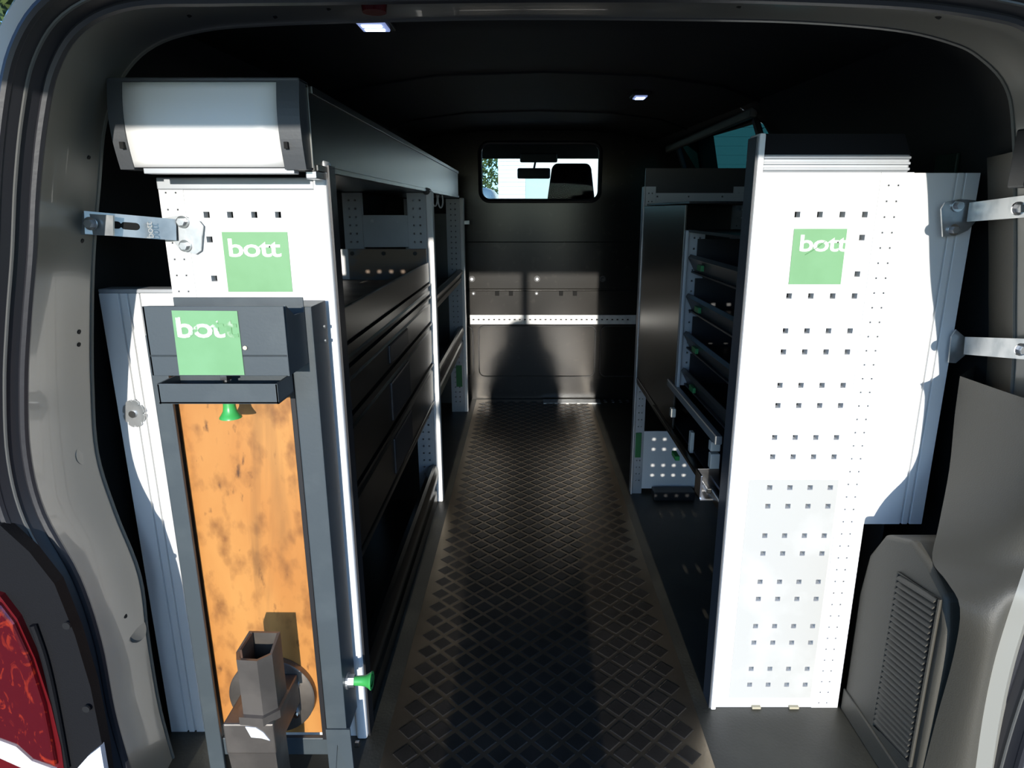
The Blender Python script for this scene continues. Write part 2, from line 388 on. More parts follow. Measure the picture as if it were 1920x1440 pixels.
def frame_point(px, py, lift=.0):
    """point of the painted frame nearest to the sight line at (px, py)"""
    best = None
    d = at(px, py, 1.0) - Vector((0, 0, H)); d.normalize()
    for row in rows:
        for p in row:
            q = p - Vector((0, 0, H)); e = (q - d*q.dot(d)).length
            if best is None or e < best[0]: best = (e, p)
    return best[1]
for px, py, r in ((161, 293, .0038), (147, 455, .0038), (142, 610, .0040), (142, 654, .0040), (237, 1155, .0045), (357, 33, .004), (520, 22, .004), (613, 17, .004), (1050, 8, .004), (1398, 12, .004), (1757, 25, .005)):
    p = frame_point(px, py); n = (C0 - p); n.y = 0; n.normalize()
    bm = B(); cyl(bm, p-n*.006, p+n*.0008, r, n=12); obj('fixing_hole', bm, slot, t1)
for px, py, r in ((165, 858, .022), (262, 1165, .026)):
    p = frame_point(px, py); n = (C0 - p); n.y = 0; n.normalize()
    bm = B(); cyl(bm, p-n*.006, p-n*.0002, r, r*.9, n=24); obj('pressed_dimple', bm, paint, t1, smooth=True)
p = frame_point(707, 15); bm = B(); cyl(bm, p+Vector((0, 0, .01)), p-Vector((0, 0, .012)), .020, .017, n=20); obj('lamp_button', bm, redl, t1, smooth=True, label='dark red round button')
# seals
bm = B()
C1 = outward(SB, .008, .935); C2 = outward(SB, .020, .905); C3 = outward(SB, .032, .912)
loft(bm, [SB, C1, C2, C3]); tube(bm, outward(SB, .003, .945), .007, 8); 
sl = tag(obj('trim_2', bm, rubber, smooth=True), 'black rubber weather seal round the rear opening', 'seal', kind='structure')
bm = B(); tube(bm, outward(SB, .026, .905), .007, 8); obj('outer_lip', bm, rubber, sl, smooth=True)
bm = B(); tube(bm, outward(SB, .013, .922), .0025, 6); obj('highlight_bead', bm, mat('seal_highlight_grey', (.10, .10, .095), .25), sl, smooth=True)  # lighter grey bead paints in the seal's highlight line
# white outer body skin on both rear corners and roof edge
bm = B()
def dw(p): return .034 + .09*min(1, max(0, (1.15-p.z)/.5))
D1 = outward(SB, .032, .912); D2 = outward(SB, lambda p: .032+dw(p)*.45, .90); D3 = outward(SB, lambda p: .032+dw(p)*.8, .915); D4 = outward(SB, lambda p: .032+dw(p), .96); D5 = outward(SB, lambda p: .075+dw(p), 1.3)
loft(bm, [D1, D2, D3, D4, D5])
t3 = tag(obj('trim_3', bm, body, smooth=True), 'white painted outer body corner and roof edge of the van', 'body panel', kind='structure')
for x, nm, lb in ((-.98, 'wall_outside_left', 'white outer left side of the van body'), (1.04, 'wall_outside_right', 'white outer right side of the van body')):
    bm = B(); s_ = 1 if x > 0 else -1
    box(bm, min(x, x+s_*.01), max(x, x+s_*.01), 1.3, 2.2 if x > 0 else 5.6, -.35, 1.0)
    if x < 0: loft(bm, [[(x, y, 1.0), (x+.10, y, 1.46), (x+.3, y, 1.60)] for y in (1.3, 3.81)])
    else:
        box(bm, x, x+.01, 3.5, 5.6, -.35, 1.0); loft(bm, [[(x, y, 1.0), (x-.10, y, 1.46), (x-.3, y, 1.60)] for y in (1.3, 2.2)]); loft(bm, [[(x, y, 1.0), (x-.10, y, 1.46), (x-.3, y, 1.60)] for y in (3.5, 3.81)]); box(bm, x, x+.01, 2.2, 3.5, -.35, .93)
    tag(obj(nm, bm, body), lb, 'body panel', kind='structure')
bm = B(); box(bm, -.72, .80, 1.0, YB, 1.60, 1.64); tag(obj('roof', bm, body), 'white outer roof of the van', 'roof', kind='structure')
# raised tailgate over the photographer
tg = thing('door_1', 'raised white tailgate above the rear opening', 'tailgate', (CX, .90, 1.52), kind='structure')
bm = B(); box(bm, -.70, .80, -.13, .93, 1.432, 1.50, .015, 3); obj('door_skin', bm, body, tg)
bm = B(); box(bm, -.60, .70, -.05, .80, 1.428, 1.434, .003); obj('door_lining', bm, trimd, tg)
bm = B(); box(bm, -.020, .024, -.125, -.121, 1.15, 1.435, .001); obj('pull_strap', bm, rubber, tg)

# tail lamp on the left corner
lp = [(-60, 1118), (-5, 1134), (24, 1172), (55, 1240), (82, 1325), (97, 1400), (104, 1440), (60, 1425), (30, 1398), (-60, 1365)]
tl = thing('tail_lamp', 'red tail lamp on the left rear corner of the van', 'tail lamp', tuple(at(20, 1440, .87)))
bm = B(); P = [at(*q, .872) for q in lp]; prism(bm, P, (0, .03, 0)); o = obj('red_lens', bm, lensm, tl); m_ = o.modifiers.new('b', 'BEVEL'); m_.width = .004; m_.segments = 2
bm = B(); P = [at(*q, .876) for q in ((-60, 1366), (30, 1400), (60, 1427), (104, 1443), (100, 1455), (40, 1440), (-60, 1395))]; prism(bm, P, (0, .03, 0)); obj('clear_lens', bm, mat('clear_lens', (.6, .55, .52), .15, coat=1), tl)
bm = B(); P = [at(*q, .880) for q in ((-60, 1100), (0, 1118), (32, 1160), (66, 1235), (96, 1325), (114, 1400), (125, 1480), (60, 1462), (-60, 1440))]; prism(bm, P, (0, .02, 0)); obj('lamp_housing', bm, mat('lamp_edge', (.10, .004, .006), .3), tl)
# black plastic cover between lamp and seal
bm = B(); P = [at(*q, .890) for q in ((-70, 975), (0, 985), (55, 1035), (102, 1095), (140, 1190), (170, 1290), (192, 1400), (205, 1500), (100, 1500), (-70, 1500))]; prism(bm, P, (0, .02, 0))
t4 = tag(obj('trim_4', bm, trimd), 'black plastic lamp surround beside the seal on the left rear corner', 'trim', kind='structure')
bm = B(); tube(bm, smooth_curve([at(*q, .886) for q in ((62, 1172), (85, 1240), (105, 1330), (125, 1440))]), .005, 8); obj('raised_rib', bm, trimd, t4, smooth=True)
bm = B(); P = [at(*q, .884) for q in ((132, 1455), (165, 1418), (188, 1400), (200, 1470), (150, 1490))]; prism(bm, P, (0, .01, 0)); obj('body_corner', bm, body, t4)
for px, py in ((126, 1172), (163, 1328)):
    c = at(px, py, .885); bm = B(); cyl(bm, c, c+Vector((0, -.003, 0)), .006, n=12); obj('clip', bm, slot, t4)

# right lower moulded trim with the air vent
tv = thing('trim_5', 'grey moulded lower side trim with a louvred vent, right of the perforated panel', 'trim', (.72, 1.1, 0), kind='structure')
bm = B(); xt = .722
prof5 = [(1.262, 0), (1.262, .30), (1.245, .40), (1.20, .47), (1.12, .50), (1.06, .487), (1.0, .455), (.985, .40), (.985, 0)]
prism(bm, [(xt, y, z) for y, z in prof5], (.13, 0, 0)); o = obj('side_moulding', bm, trimm, tv, smooth=True); m_ = o.modifiers.new('b', 'BEVEL'); m_.width = .009; m_.segments = 3; m_.limit_method = 'ANGLE'
vy0, vy1 = 1.006, 1.132
def vz(y, z): return z + (1.128-y)*.18
P = [(xt-.003, vy0, vz(vy0, .072)), (xt-.003, vy1, vz(vy1, .072)), (xt-.003, vy1, vz(vy1, .425)), (xt-.003, vy0, vz(vy0, .425))]
bm = B(); prism(bm, P, (.002, 0, 0)); gv = obj('vent', bm, slot, tv)
NS = 27
for i in range(NS):
    z = .084 + i*(.33/(NS-1)); bm = B()
    prism(bm, [(xt-.010, vy0+.006, vz(vy0, z)), (xt-.010, vy1-.006, vz(vy1, z)), (xt-.003, vy1-.006, vz(vy1, z)+.0055), (xt-.003, vy0+.006, vz(vy0, z)+.0055)], (0, 0, .0035))
    s0 = obj('louvre_slat', bm, trimm, gv)
bm = B(); tube(bm, [P[0], P[1], P[2], P[3], P[0]], .0035, 8); obj('vent_frame', bm, trimm, gv, smooth=True)
bm = B(); box(bm, xt-.004, xt+.002, .985, 1.262, .0, .055, .003); obj('kick_edge', bm, trimm, tv)
# big rounded corner trim, nearer
ctl = [((1800, 705), 1.22), ((1790, 780), 1.22), ((1780, 880), 1.19), ((1760, 985), 1.10), ((1748, 1050), 1.065), ((1775, 1090), 1.005), ((1800, 1140), .958), ((1788, 1230), .965), ((1755, 1350), .978), ((1722, 1480), .985)]
Lc = smooth_curve([at(*q, y) for q, y in ctl], 4)
ctr = [((1925, 748), 1.00), ((1945, 780), .99), ((1955, 880), .965), ((1945, 985), .955), ((1925, 1050), .955), ((1905, 1110), .93), ((1885, 1170), .93), ((1862, 1250), .93), ((1842, 1350), .93), ((1824, 1480), .93)]
Rc = smooth_curve([at(*q, y) for q, y in ctr], 4)
rw = [[p + Vector((.10, .10, 0)) for p in Lc]]
for k in range(8):
    u = k/7; rw.append([a.lerp(c, u) + Vector((0, -.020*math.sin(u*math.pi), 0)) for a, c in zip(Lc, Rc)])
bm = B(); loft(bm, rw)
tag(obj('trim_6', bm, trimm, smooth=True), 'large rounded grey pillar trim at the right edge of the opening', 'trim', kind='structure')
bm = B(); loft(bm, [[p for p in Rc], [p + Vector((.019, -.012, 0)) for p in Rc], [p+Vector((.030, .0, 0)) for p in Rc], [p+Vector((.10, .05, 0)) for p in Rc]])  # last row widened to block sun leaking past the strip
tag(obj('trim_7', bm, mat('beige_grey_paint', (.30, .29, .25), .4), smooth=True), 'pale painted sill strip between the pillar trim and the right seal', 'trim', kind='structure')
k0 = next(i for i, p in enumerate(SA) if p.x > .5 and p.z < 1.22)
bm = B(); loft(bm, [SA[k0:], [p + Vector((.02, .05, 0)) for p in SA[k0:]], [p + Vector((.05, .14, 0)) for p in SA[k0:]]])
tag(obj('trim_8', bm, trimm, smooth=True), 'grey inner lining strip behind the right pillar edge', 'trim', kind='structure')
# black striker box on the right pillar
st = thing('door_striker', 'black ribbed striker block on the right pillar edge, above the upper bracket', 'striker', tuple(at(1912, 350, 1.08)))
a = at(1903, 352, 1.08); b_ = at(1903, 240, 1.08)
bm = B(); box(bm, a.x, a.x+.04, 1.06, 1.10, a.z, b_.z, .003); obj('block', bm, blackp, st)
for i in range(6): 
    bm = B(); z = b_.z-.03-.007*i; box(bm, a.x-.006, a.x+.02, 1.052, 1.062, z, z+.003); obj('rib', bm, blackp, st)

# ------------------------------------------------------------------ END PANELS with square holes
ROWS = []
for k in range(10): ROWS += [1.093-.11*k, 1.051-.11*k]
def sticker(parent, x0, x1, z0, z1, y, txt, lx, lz, size, lm=letter):
    bm = B(); box(bm, x0, x1, y-.0012, y, z0, z1); s = obj('logo_label', bm, green, parent, label='square green label with white lettering')
    for t, dx, m in (txt if isinstance(txt, list) else [(txt, 0, lm)]):
        lettering('lettering', t, m, s, Vector((lx+dx, y-.0016, lz)), size, offset=.0011*size/.07, zs=.90, xs=1.20)
    return s
# left
lpn = thing('end_panel', 'white perforated end panel of the left rack, green label near its top', 'panel', (-.49, YL, 0))
cols = (-.557, -.516, -.474, -.4325)
bm = B(); plate(bm, -.592, -.365, 0.0, 1.135, YL, YL+.018, [(c, z, .0105, .0105) for c in cols for z in ROWS])
obj('perforated_sheet', bm, white, lpn)
bm = B(); plate(bm, -.634, -.592, 0, 1.150, YL-.002, YL+.030, [(x, 1.13-.0283*i, .0032, .0032) for i in range(39) for x in (-.622, -.605)])
obj('perforated_strip', bm, white, lpn)
bm = B(); box(bm, -.365, XL, YL-.012, YL+.034, 0, 1.183, .006, 3); obj('edge_post', bm, white, lpn, smooth=True)
bm = B(); box(bm, XL+.0002, XL+.004, YL+.0, YL+.036, 0, 1.175); obj('dark_side_strip', bm, blackp, lpn)  # black strip laid along the panel's aisle side
bm = B(); box(bm, -.634, -.365, YL-.006, YL+.03, 1.135, 1.155, .002); obj('top_rail', bm, alu_w, lpn)
a, b_ = at(429, 547, YL), at(539, 435, YL)
sticker(lpn, a.x, b_.x, a.z, b_.z, YL-.0005, 'bott', a.x+.007, b_.z-.042, .049)
# right
rpn = thing('end_panel', 'tall white perforated end panel of the right rack with rows of square holes', 'panel', (.56, YR, 0))
cr = (.506, .548, .590, .632)
bm = B(); plate(bm, XR+.012, .652, .0, 1.168, YR, YR+.02, [(c, z, .0105, .0105) for c in cr for z in ROWS if not (.95 < z < 1.06 and c < .62)])
obj('perforated_sheet', bm, white, rpn)
bm = B(); plate(bm, .462, .648, .025, .56, YR-.0012, YR-.0002, [(c, z, .0108, .0108) for c in cr for z in ROWS if z < .56])
obj('scuffed_film', bm, worn, rpn, label='scratched greyish film on the lower part')
bm = B(); plate(bm, .652, .712, 0, 1.168, YR-.002, YR+.030, [(x, 1.145-.0283*i, .0034, .0034) for i in range(41) for x in (.668, .686)])
obj('perforated_strip', bm, white, rpn)
bm = B(); box(bm, XR, XR+.012, YR-.010, YR+.045, 0, 1.235, .003, 2); obj('edge_post', bm, white, rpn, smooth=True)
bm = B(); box(bm, XR-.003, XR-.0002, YR-.004, YR+.045, 0, 1.230); obj('dark_side_strip', bm, endcap, rpn)  # charcoal strip paints in the shade on the panel's aisle side
bm = B(); box(bm, XR+.012, .70, YR-.004, YR+.03, 1.168, 1.199, .003)
for i in range(3): box(bm, XR+.012, .70, YR-.008, YR-.002, 1.171+i*.010, 1.176+i*.010, .0015)
obj('ribbed_top_profile', bm, alu_w, rpn)
bm = B(); prism(bm, [(XR+.012, YR, 1.199), (XR+.012, YR+.03, 1.199), (XR+.012, YR+.045, 1.238), (XR+.012, YR+.03, 1.238)], (.27, 0, 0)); obj('dark_top_cap', bm, blackp, rpn)
creamc = mat('cream_clip', (.42, .38, .27), .6)
for x0, x1 in ((.515, .535), (.60, .622)):
    bm = B(); box(bm, x0, x1, YR-.008, YR, 0.0, .006, .001); obj('foot_clip', bm, creamc, rpn)
a, b_ = at(1478, 533, YR), at(1588, 429, YR)
sticker(rpn, a.x, b_.x, a.z, b_.z, YR-.0006, 'bott', a.x+.011, b_.z-.041, .048)
a, b_ = at(1510, 478, YR-.003), at(1548, 452, YR-.003); bm = B(); tube(bm, smooth_curve([a, a.lerp(b_, .5)+Vector((.0008, 0, -.001)), b_]), .0007, 5); obj('tear', bm, green, rpn, label='thin torn line across the lettering')
# grooved filler panels
def grooved(x0, x1, z0, z1, y, grooves, label, xo=0):
    t = thing('filler_panel', label, 'panel', ((x0+x1)/2, y, z0))
    bm = B(); e = [x0] + [v for g in grooves for v in (g-.0022, g+.0022)] + [x1]
    box(bm, x0, x1, y+.006, y+.012, z0, z1)
    for i in range(0, len(e), 2): box(bm, e[i], e[i+1], y, y+.007, z0, z1, .0008, 1)
    obj('ribbed_sheet', bm, white, t)
    return t
lfp = grooved(-.775, -.634, 0, .955, YL+.010, (-.738, -.722, -.700), 'narrow white grooved filler panel left of the workbench')
bm = B(); box(bm, -.775, -.60, YL+.010, YL+.05, .955, .963, .002); obj('top_cap', bm, alu_w, lfp)
rfp = grooved(.712, .845, .452, 1.168, YR+.014, (.800, .816), 'white grooved filler panel between the right rack and the van wall')
# round notched disc on left filler
c = at(244, 776, YL+.004); dk = thing('locking_disc', 'silver notched disc on the left edge of the grooved filler panel', 'disc', tuple(c))
bm = B(); P = []
for i in range(48):
    t = 2*math.pi*i/48; r = .027 if i % 6 else .022; P.append((c.x+.006+r*.75*math.cos(t), c.y, c.z+r*math.sin(t)))
prism(bm, P, (0, .004, 0)); obj('plate', bm, galv, dk)
bm = B(); cyl(bm, (c.x+.006, c.y-.004, c.z), (c.x+.006, c.y, c.z), .007, n=12); obj('rivet', bm, chrome, dk)

# ------------------------------------------------------------------ brackets
def bracket(label, p0, p1, plate_pts, slots, bolts, wdt, txt=None, tilt=0):
    """strap from p0 (pillar) to p1 (rack) with a wider plate"""
    t = thing('mounting_bracket', label, 'bracket', tuple(p1))
    d = (p1 - p0); up = Vector((0, 0, 1)); n = d.cross(up).normalized(); u = n.cross(d).normalized()
    bm = B(); prism(bm, [p0-u*wdt/2, p1-u*wdt/2, p1+u*wdt/2, p0+u*wdt/2], n*.003); obj('strap', bm, galv, t)
    bm = B(); prism(bm, plate_pts, (0, .0035, 0)); obj('foot_plate', bm, galv, t)
    dn = d.normalized()
    for f0, f1 in slots:
        a, b = p0+d*f0, p0+d*f1; bm = B(); q = n*-.0008 if n.y > 0 else n*.0008
        ff = n if n.y < 0 else -n
        pts = []
        for k in range(9): tt = R(90+180*k/8); pts.append(a+ff*.0005*1 + dn*math.cos(tt)*.006 + u*math.sin(tt)*.006)
        for k in range(9): tt = R(-90+180*k/8); pts.append(b+ff*.0005*1 + dn*math.cos(tt)*.006 + u*math.sin(tt)*.006)
        prism(bm, pts, ff*.003); obj('slot', bm, slot, t)
    for c in bolts:
        bm = B(); cyl(bm, c, c+Vector((0, -.003, 0)), .0105, n=18); obj('washer', bm, chrome, t, smooth=True)
        bm = B(); cyl(bm, c+Vector((0, -.003, 0)), c+Vector((0, -.010, 0)), .0068, n=6); obj('bolt_head', bm, galv, t)
    return t
p0, p1 = at(158, 417, 1.085), at(330, 431, 1.166)
pl = [at(*q, 1.1700) for q in ((300, 410), (332, 404), (372, 414), (380, 424), (376, 470), (366, 477), (338, 470), (322, 448), (300, 446))]
lb = bracket('galvanised bracket tying the left end panel to the pillar', p0, p1, pl, [(.24, .34), (.42, .54)], [at(343, 416, 1.169), at(348, 461, 1.169), at(171, 419, 1.083)], .036)
lettering('embossing', 'bott', mat('embossed_steel', (.33, .35, .36), .5, .8), lb, at(289, 447, 1.128), .017, rot=90)
bm = B(); a = at(152, 440, 1.088); b_ = at(152, 400, 1.088); prism(bm, [a, at(212, 442, 1.088), at(212, 404, 1.088), b_], (0, .004, 0)); obj('pillar_tab', bm, galv, lb)
p0, p1 = at(1930, 386, 1.05), at(1815, 398, 1.245)
pl = [at(*q, 1.252) for q in ((1765, 392), (1772, 380), (1800, 373), (1830, 376), (1838, 392), (1836, 408), (1815, 432), (1792, 442), (1768, 444))]
bracket('upper galvanised bracket tying the right filler panel to the pillar', p0, p1, pl, [], [at(1795, 386, 1.251), at(1787, 431, 1.251), at(1908, 391, 1.06)], .034)
p0, p1 = at(1930, 655, 1.05), at(1808, 648, 1.25)
pl = [at(*q, 1.262) for q in ((1779, 680), (1784, 632), (1793, 618), (1812, 634), (1812, 664), (1792, 681))]
bracket('lower galvanised bracket tying the right filler panel to the pillar', p0, p1, pl, [(.25, .47)], [at(1913, 655, 1.06)], .034)

# ------------------------------------------------------------------ LEFT RACK
# top storage box
tb = thing('top_storage_box', 'long aluminium box on top of the left rack with a white end flap', 'storage box', (-.5, 1.10, 1.163))
bx0, bx1, bz0, bz1, by0, by1 = -.640, -.345, 1.163, 1.292, 1.10, 3.46
bm = B(); box(bm, bx0, bx0+.004, by0+.02, by1, bz0, bz1); box(bm, bx1-.004, bx1, by0+.02, by1, bz0, bz1, .001); box(bm, bx0, bx1, by0+.02, by1, bz1-.004, bz1); box(bm, bx0, bx1, by0+.02, by1, bz0, bz0+.004)
obj('box_body', bm, alu_d, tb)
bm = B(); box(bm, bx1, bx1+.004, by0+.03, by1, bz0, bz0+.010, .001); box(bm, bx1, bx1+.004, by0+.03, by1, bz1-.012, bz1, .001); obj('edge_profile', bm, alu_d, tb)
# curved white flap
NP = 12; rowsf = []
for k in range(NP+1):
    z = bz0+.004 + (bz1-bz0-.006)*k/NP; u = k/NP; y = by0-.006-.010*math.sin(u*math.pi)
    xa = -.622; xb = -.381
    rowsf.append([(xa+(xb-xa)*i/6, y, z) for i in range(7)])
bm = B(); loft(bm, rowsf); obj('white_flap', bm, white, tb, smooth=True, solid=.003)
for sgn in (0, 1):
    pts = []
    for k in range(NP+1):
        z = bz0 + (bz1-bz0+.004)*k/NP; u = k/NP
        pts.append((z, by0-.010-.012*math.sin(u*math.pi), u))
    rA = []
    for z, y, u in pts:
        if sgn == 0: xo, xi = -.642, -.620
        else: xo, xi = -.348, -.382-.001*u
        rA.append([(xo, by0+.03, z), (xo, y, z), (xi, y, z), (xi, by0+.03, z)])
    bm = B(); loft(bm, rA); vs_ = bm.verts[:]; 
    bm.verts.ensure_lookup_table(); bm.faces.new([bm.verts[i] for i in range(4)]); bm.faces.new([bm.verts[len(bm.verts)-4+i] for i in range(4)])
    cap = obj('end_cap', bm, endcap, tb)
    bm = B(); xm = -.626 if sgn == 0 else -.372; box(bm, xm-.003, xm+.003, by0-.026, by0-.012, 1.193, 1.203); obj('catch', bm, slot, cap)
bm = B(); box(bm, -.640, -.348, by0-.012, by0+.03, bz1-.001, bz1+.005, .002); obj('top_edge', bm, endcap, tb)
bm = B(); box(bm, -.610, -.37, by0-.003, by0+.02, bz0-.006, bz0+.003, .001); obj('lower_lip', bm, alu_w, tb)
bm = B(); box(bm, -.36, -.342, by0+.02, YL+.01, 1.150, 1.163, .002); obj('corner_bracket', bm, alu, tb)

# frame panels
def upright(bm_, x0, x1, y, z0, z1, n=2, dx=.0):
    k = int((z1-z0)/.0283)-1; w_ = x1-x0
    plate(bm_, x0, x1, z0, z1, y, y+.022, [(x0+w_*(i+1)/(n+1)+dx, z1-.025-.0283*j, .0065, .0065) for i in range(n) for j in range(k)])
mid = thing('divider_frame', 'middle divider frame of the left rack with perforated uprights', 'rack frame', (-.49, 2.365, 0))
bm = B(); upright(bm, -.415, -.350, 2.365, 0, 1.160); obj('perforated_upright', bm, alu_w, mid)
bm = B(); upright(bm, -.640, -.574, 2.365, 0, 1.160); obj('perforated_upright', bm, alu_w, mid)
bm = B(); box(bm, -.350, -.326, 2.360, 2.40, 0, 1.165, .004, 2); obj('edge_post', bm, white, mid)
bm = B(); box(bm, -.574, -.415, 2.368, 2.380, .975, 1.085, .001); obj('cross_plate', bm, alu_w, mid)
bm = B(); cyl(bm, (-.345, 2.35, 1.165), (-.345, 2.40, 1.165), .012, n=14); obj('corner_cap', bm, blackp, mid)
for x in (-.54, -.45):
    bm = B(); cyl(bm, (x, 2.368, 1.065), (x, 2.363, 1.065), .006, n=10); obj('screw', bm, galv, mid)
far = thing('divider_frame', 'far divider frame of the left rack beside the bulkhead, small green label low down', 'rack frame', (-.49, 3.549, 0))
bm = B(); upright(bm, -.420, -.350, 3.549, 0, 1.160); obj('perforated_upright', bm, alu_w, far)
bm = B(); upright(bm, -.640, -.574, 3.549, 0, 1.160); obj('perforated_upright', bm, alu_w, far)
bm = B(); box(bm, -.350, -.328, 3.545, 3.585, 0, 1.165, .004, 2); obj('edge_post', bm, white, far)
bm = B(); box(bm, -.574, -.420, 3.552, 3.560, .05, 1.085, .001); obj('back_plate', bm, alu_d, far)
a, b_ = at(856, 725, 3.548), at(866, 685, 3.548); bm = B(); box(bm, a.x, b_.x, 3.546, 3.549, a.z, b_.z, .0005); obj('green_label', bm, greend, far)
bm = B(); box(bm, -.35, -.30, 3.56, 3.57, 1.03, 1.05, .001); obj('clip', bm, galv, far)
# vertical back sheet behind the rack
bm = B(); box(bm, -.652, -.644, 1.22, 3.54, 0.16, .42); box(bm, -.652, -.644, 2.40, 3.54, .5, .8)
tag(obj('back_sheet', bm, lining), 'dark back sheet behind the left rack shelves', 'panel')
# drawer unit
du = thing('drawer_unit', 'wide aluminium four drawer unit in the near bay of the left rack', 'drawer unit', (-.49, 1.77, .415))
bm = B(); box(bm, -.636, -.352, 1.222, 2.340, .415, .855, .002); obj('body', bm, alu_d, du)
bm = B(); box(bm, -.636, XL, 1.222, 2.350, .398, .416, .004, 2); obj('base_rail', bm, alu_d, du)
zr = [(.812, .853), (.716, .808), (.566, .712), (.420, .562)]
for z0, z1 in zr:
    zt = z1; x0 = -.352
    pr = [(x0, z0), (x0+.008, z0+.002), (x0+.009, z1-.030), (x0+.004, z1-.026), (x0+.004, z1-.012), (x0+.012, z1-.008), (x0+.012, z1-.001), (x0, z1-.001)]
    bm = B(); prism(bm, [(x, 1.224, z) for x, z in pr], (0, 1.112, 0)); dr = obj('drawer', bm, alu_d, du)
    h = (z1-z0)
    if h < .05: continue
    bm = B(); box(bm, x0+.006, x0+.013, 1.60, 1.86, z0+.012, z1-.032, .004, 2); hd = obj('handle', bm, blackp, dr, label='black latch handle')
# tray on top of drawer unit
ty = thing('top_tray', 'open tray on the drawer unit with a brown mottled end plate', 'tray', (-.49, 1.77, .856))
brown_sheet = mat('brown_mottled_sheet', (.22, .15, .10), .6, noise=(9, (.16, .16, .16), .52, .66), stretch=(1, 1, 1.5))  # brown mottled with grey by noise
bm = B(); box(bm, -.650, -.352, 1.222, 2.340, .856, .864); obj('tray_floor', bm, mat('scuffed_tray_floor', (.20, .185, .16), .5, noise=(12, (.09, .085, .075), .4, .65)), ty)
bm = B(); box(bm, -.352, XL-.002, 1.222, 2.340, .856, .924, .003, 2); obj('front_lip', bm, alu_d, ty)
bm = B(); box(bm, -.668, -.352, 2.340, 2.352, .856, .970, .001); obj('end_plate', bm, brown_sheet, ty)
bm = B(); box(bm, -.668, -.624, 2.330, 2.341, .866, .970); obj('sunlit_strip', bm, white, ty)  # white piece imitates the strip of sun on the end plate
for x in (-.61, -.50, -.39):
    bm = B(); cyl(bm, (x, 2.340, .955), (x, 2.334, .955), .007, n=10); obj('screw', bm, blackp, ty)
# bottom rail and shelf flap
def rail(name, label, y0, y1, z0, z1, cat, xf=XL):
    t = thing(name, label, cat, (xf-.02, (y0+y1)/2, z0))
    h = z1-z0; pr = [(xf-.030, z0), (xf-.004, z0), (xf-.004, z0+h*.30), (xf-.010, z0+h*.34), (xf-.010, z0+h*.52), (xf, z0+h*.60), (xf+.003, z0+h*.82), (xf-.004, z1-.004), (xf-.014, z1), (xf-.030, z1-.008)]
    bm = B(); prism(bm, [(x, y0, z) for x, z in pr], (0, y1-y0, 0)); obj('lip', bm, alu_d, t, smooth=True)
    return t
r1 = rail('shelf_rail', 'bottom rounded aluminium shelf rail in the near left bay, at floor level', 1.222, 2.355, .002, .158, 'shelf')
bm = B(); box(bm, -.636, -.372, 1.222, 2.355, .002, .012); obj('shelf_board', bm, alu_d, r1)
r2 = rail('shelf_rail', 'middle aluminium shelf with a deep lip in the far left bay', 2.402, 3.542, .376, .492, 'shelf')
bm = B(); box(bm, -.636, -.372, 2.402, 3.542, .376, .386); obj('shelf_board', bm, alu_d, r2)
r3 = rail('shelf_rail', 'upper aluminium shelf in the far left bay, below the top box', 2.402, 3.542, .735, .800, 'shelf')
bm = B(); box(bm, -.636, -.372, 2.402, 3.542, .735, .745); obj('shelf_board', bm, alu_d, r3)
# three pale cable loops hanging behind the divider frame
for i, (px, py) in enumerate(((805, 372), (812, 372), (820, 375))):
    c = at(px, py, 2.75); t = thing('cable_loop', ('nearest', 'middle', 'farthest')[i]+' of three pale loops of cable hanging behind the divider frame', 'cable', tuple(c))
    bm = B(); Q = [(c.x+.010*math.cos(a_), 2.75+.05*i, c.z+.030*math.sin(a_)) for a_ in [2*math.pi*k/20 for k in range(21)]]; tube(bm, Q, .003, 6); obj('cord', bm, white, t, smooth=True)
    bm = B(); cyl(bm, (c.x, 2.75+.05*i, c.z+.030), (c.x, 2.75+.05*i, 1.162), .002, n=6); obj('tie', bm, blackp, t)

# ------------------------------------------------------------------ fold-down workbench on the left end
wb = thing('folding_workbench', 'folded workbench with an orange stained board in a slate grey frame', 'workbench', (-.49, 1.1, 0))
bm = B(); box(bm, -.607, -.407, 1.094, 1.114, .087, .90, .002); obj('board', bm, wood, wb, label='orange wooden board with dark stains')
bm = B(); box(bm, -.404, -.395, 1.078, 1.13, .085, .93, .001); obj('rubber_edge', bm, blackp, wb)
bm = B(); box(bm, -.392, -.353, 1.070, 1.078, .0, .948, .002); box(bm, -.3555, -.3525, 1.070, 1.150, .10, .948, .001); box(bm, -.392, -.389, 1.076, 1.150, .10, .948, .001); box(bm, -.392, -.353, 1.078, 1.150, .940, .948, .001)
obj('post', bm, grey, wb)
bm = B(); box(bm, -.634, -.604, 1.074, 1.082, .0, .90, .002); box(bm, -.634, -.631, 1.080, 1.150, .0, .90, .001); obj('post', bm, grey, wb)
bm = B(); prism(bm, [(-.392, 1.066, .12), (-.345, 1.066, .12), (-.343, 1.066, .0), (-.352, 1.066, .0), (-.372, 1.066, .085), (-.382, 1.066, .0), (-.392, 1.066, .0)], (0, .004, 0)); obj('foot_gusset', bm, grey, wb)
bm = B(); box(bm, -.607, -.39, 1.082, 1.092, .045, .085, .002); obj('lower_crossbar', bm, grey, wb)
for z in (.905, .88):
    bm = B(); cyl(bm, (-.3525, 1.13, z), (-.350, 1.13, z), .003, n=8); obj('rivet', bm, galv, wb)
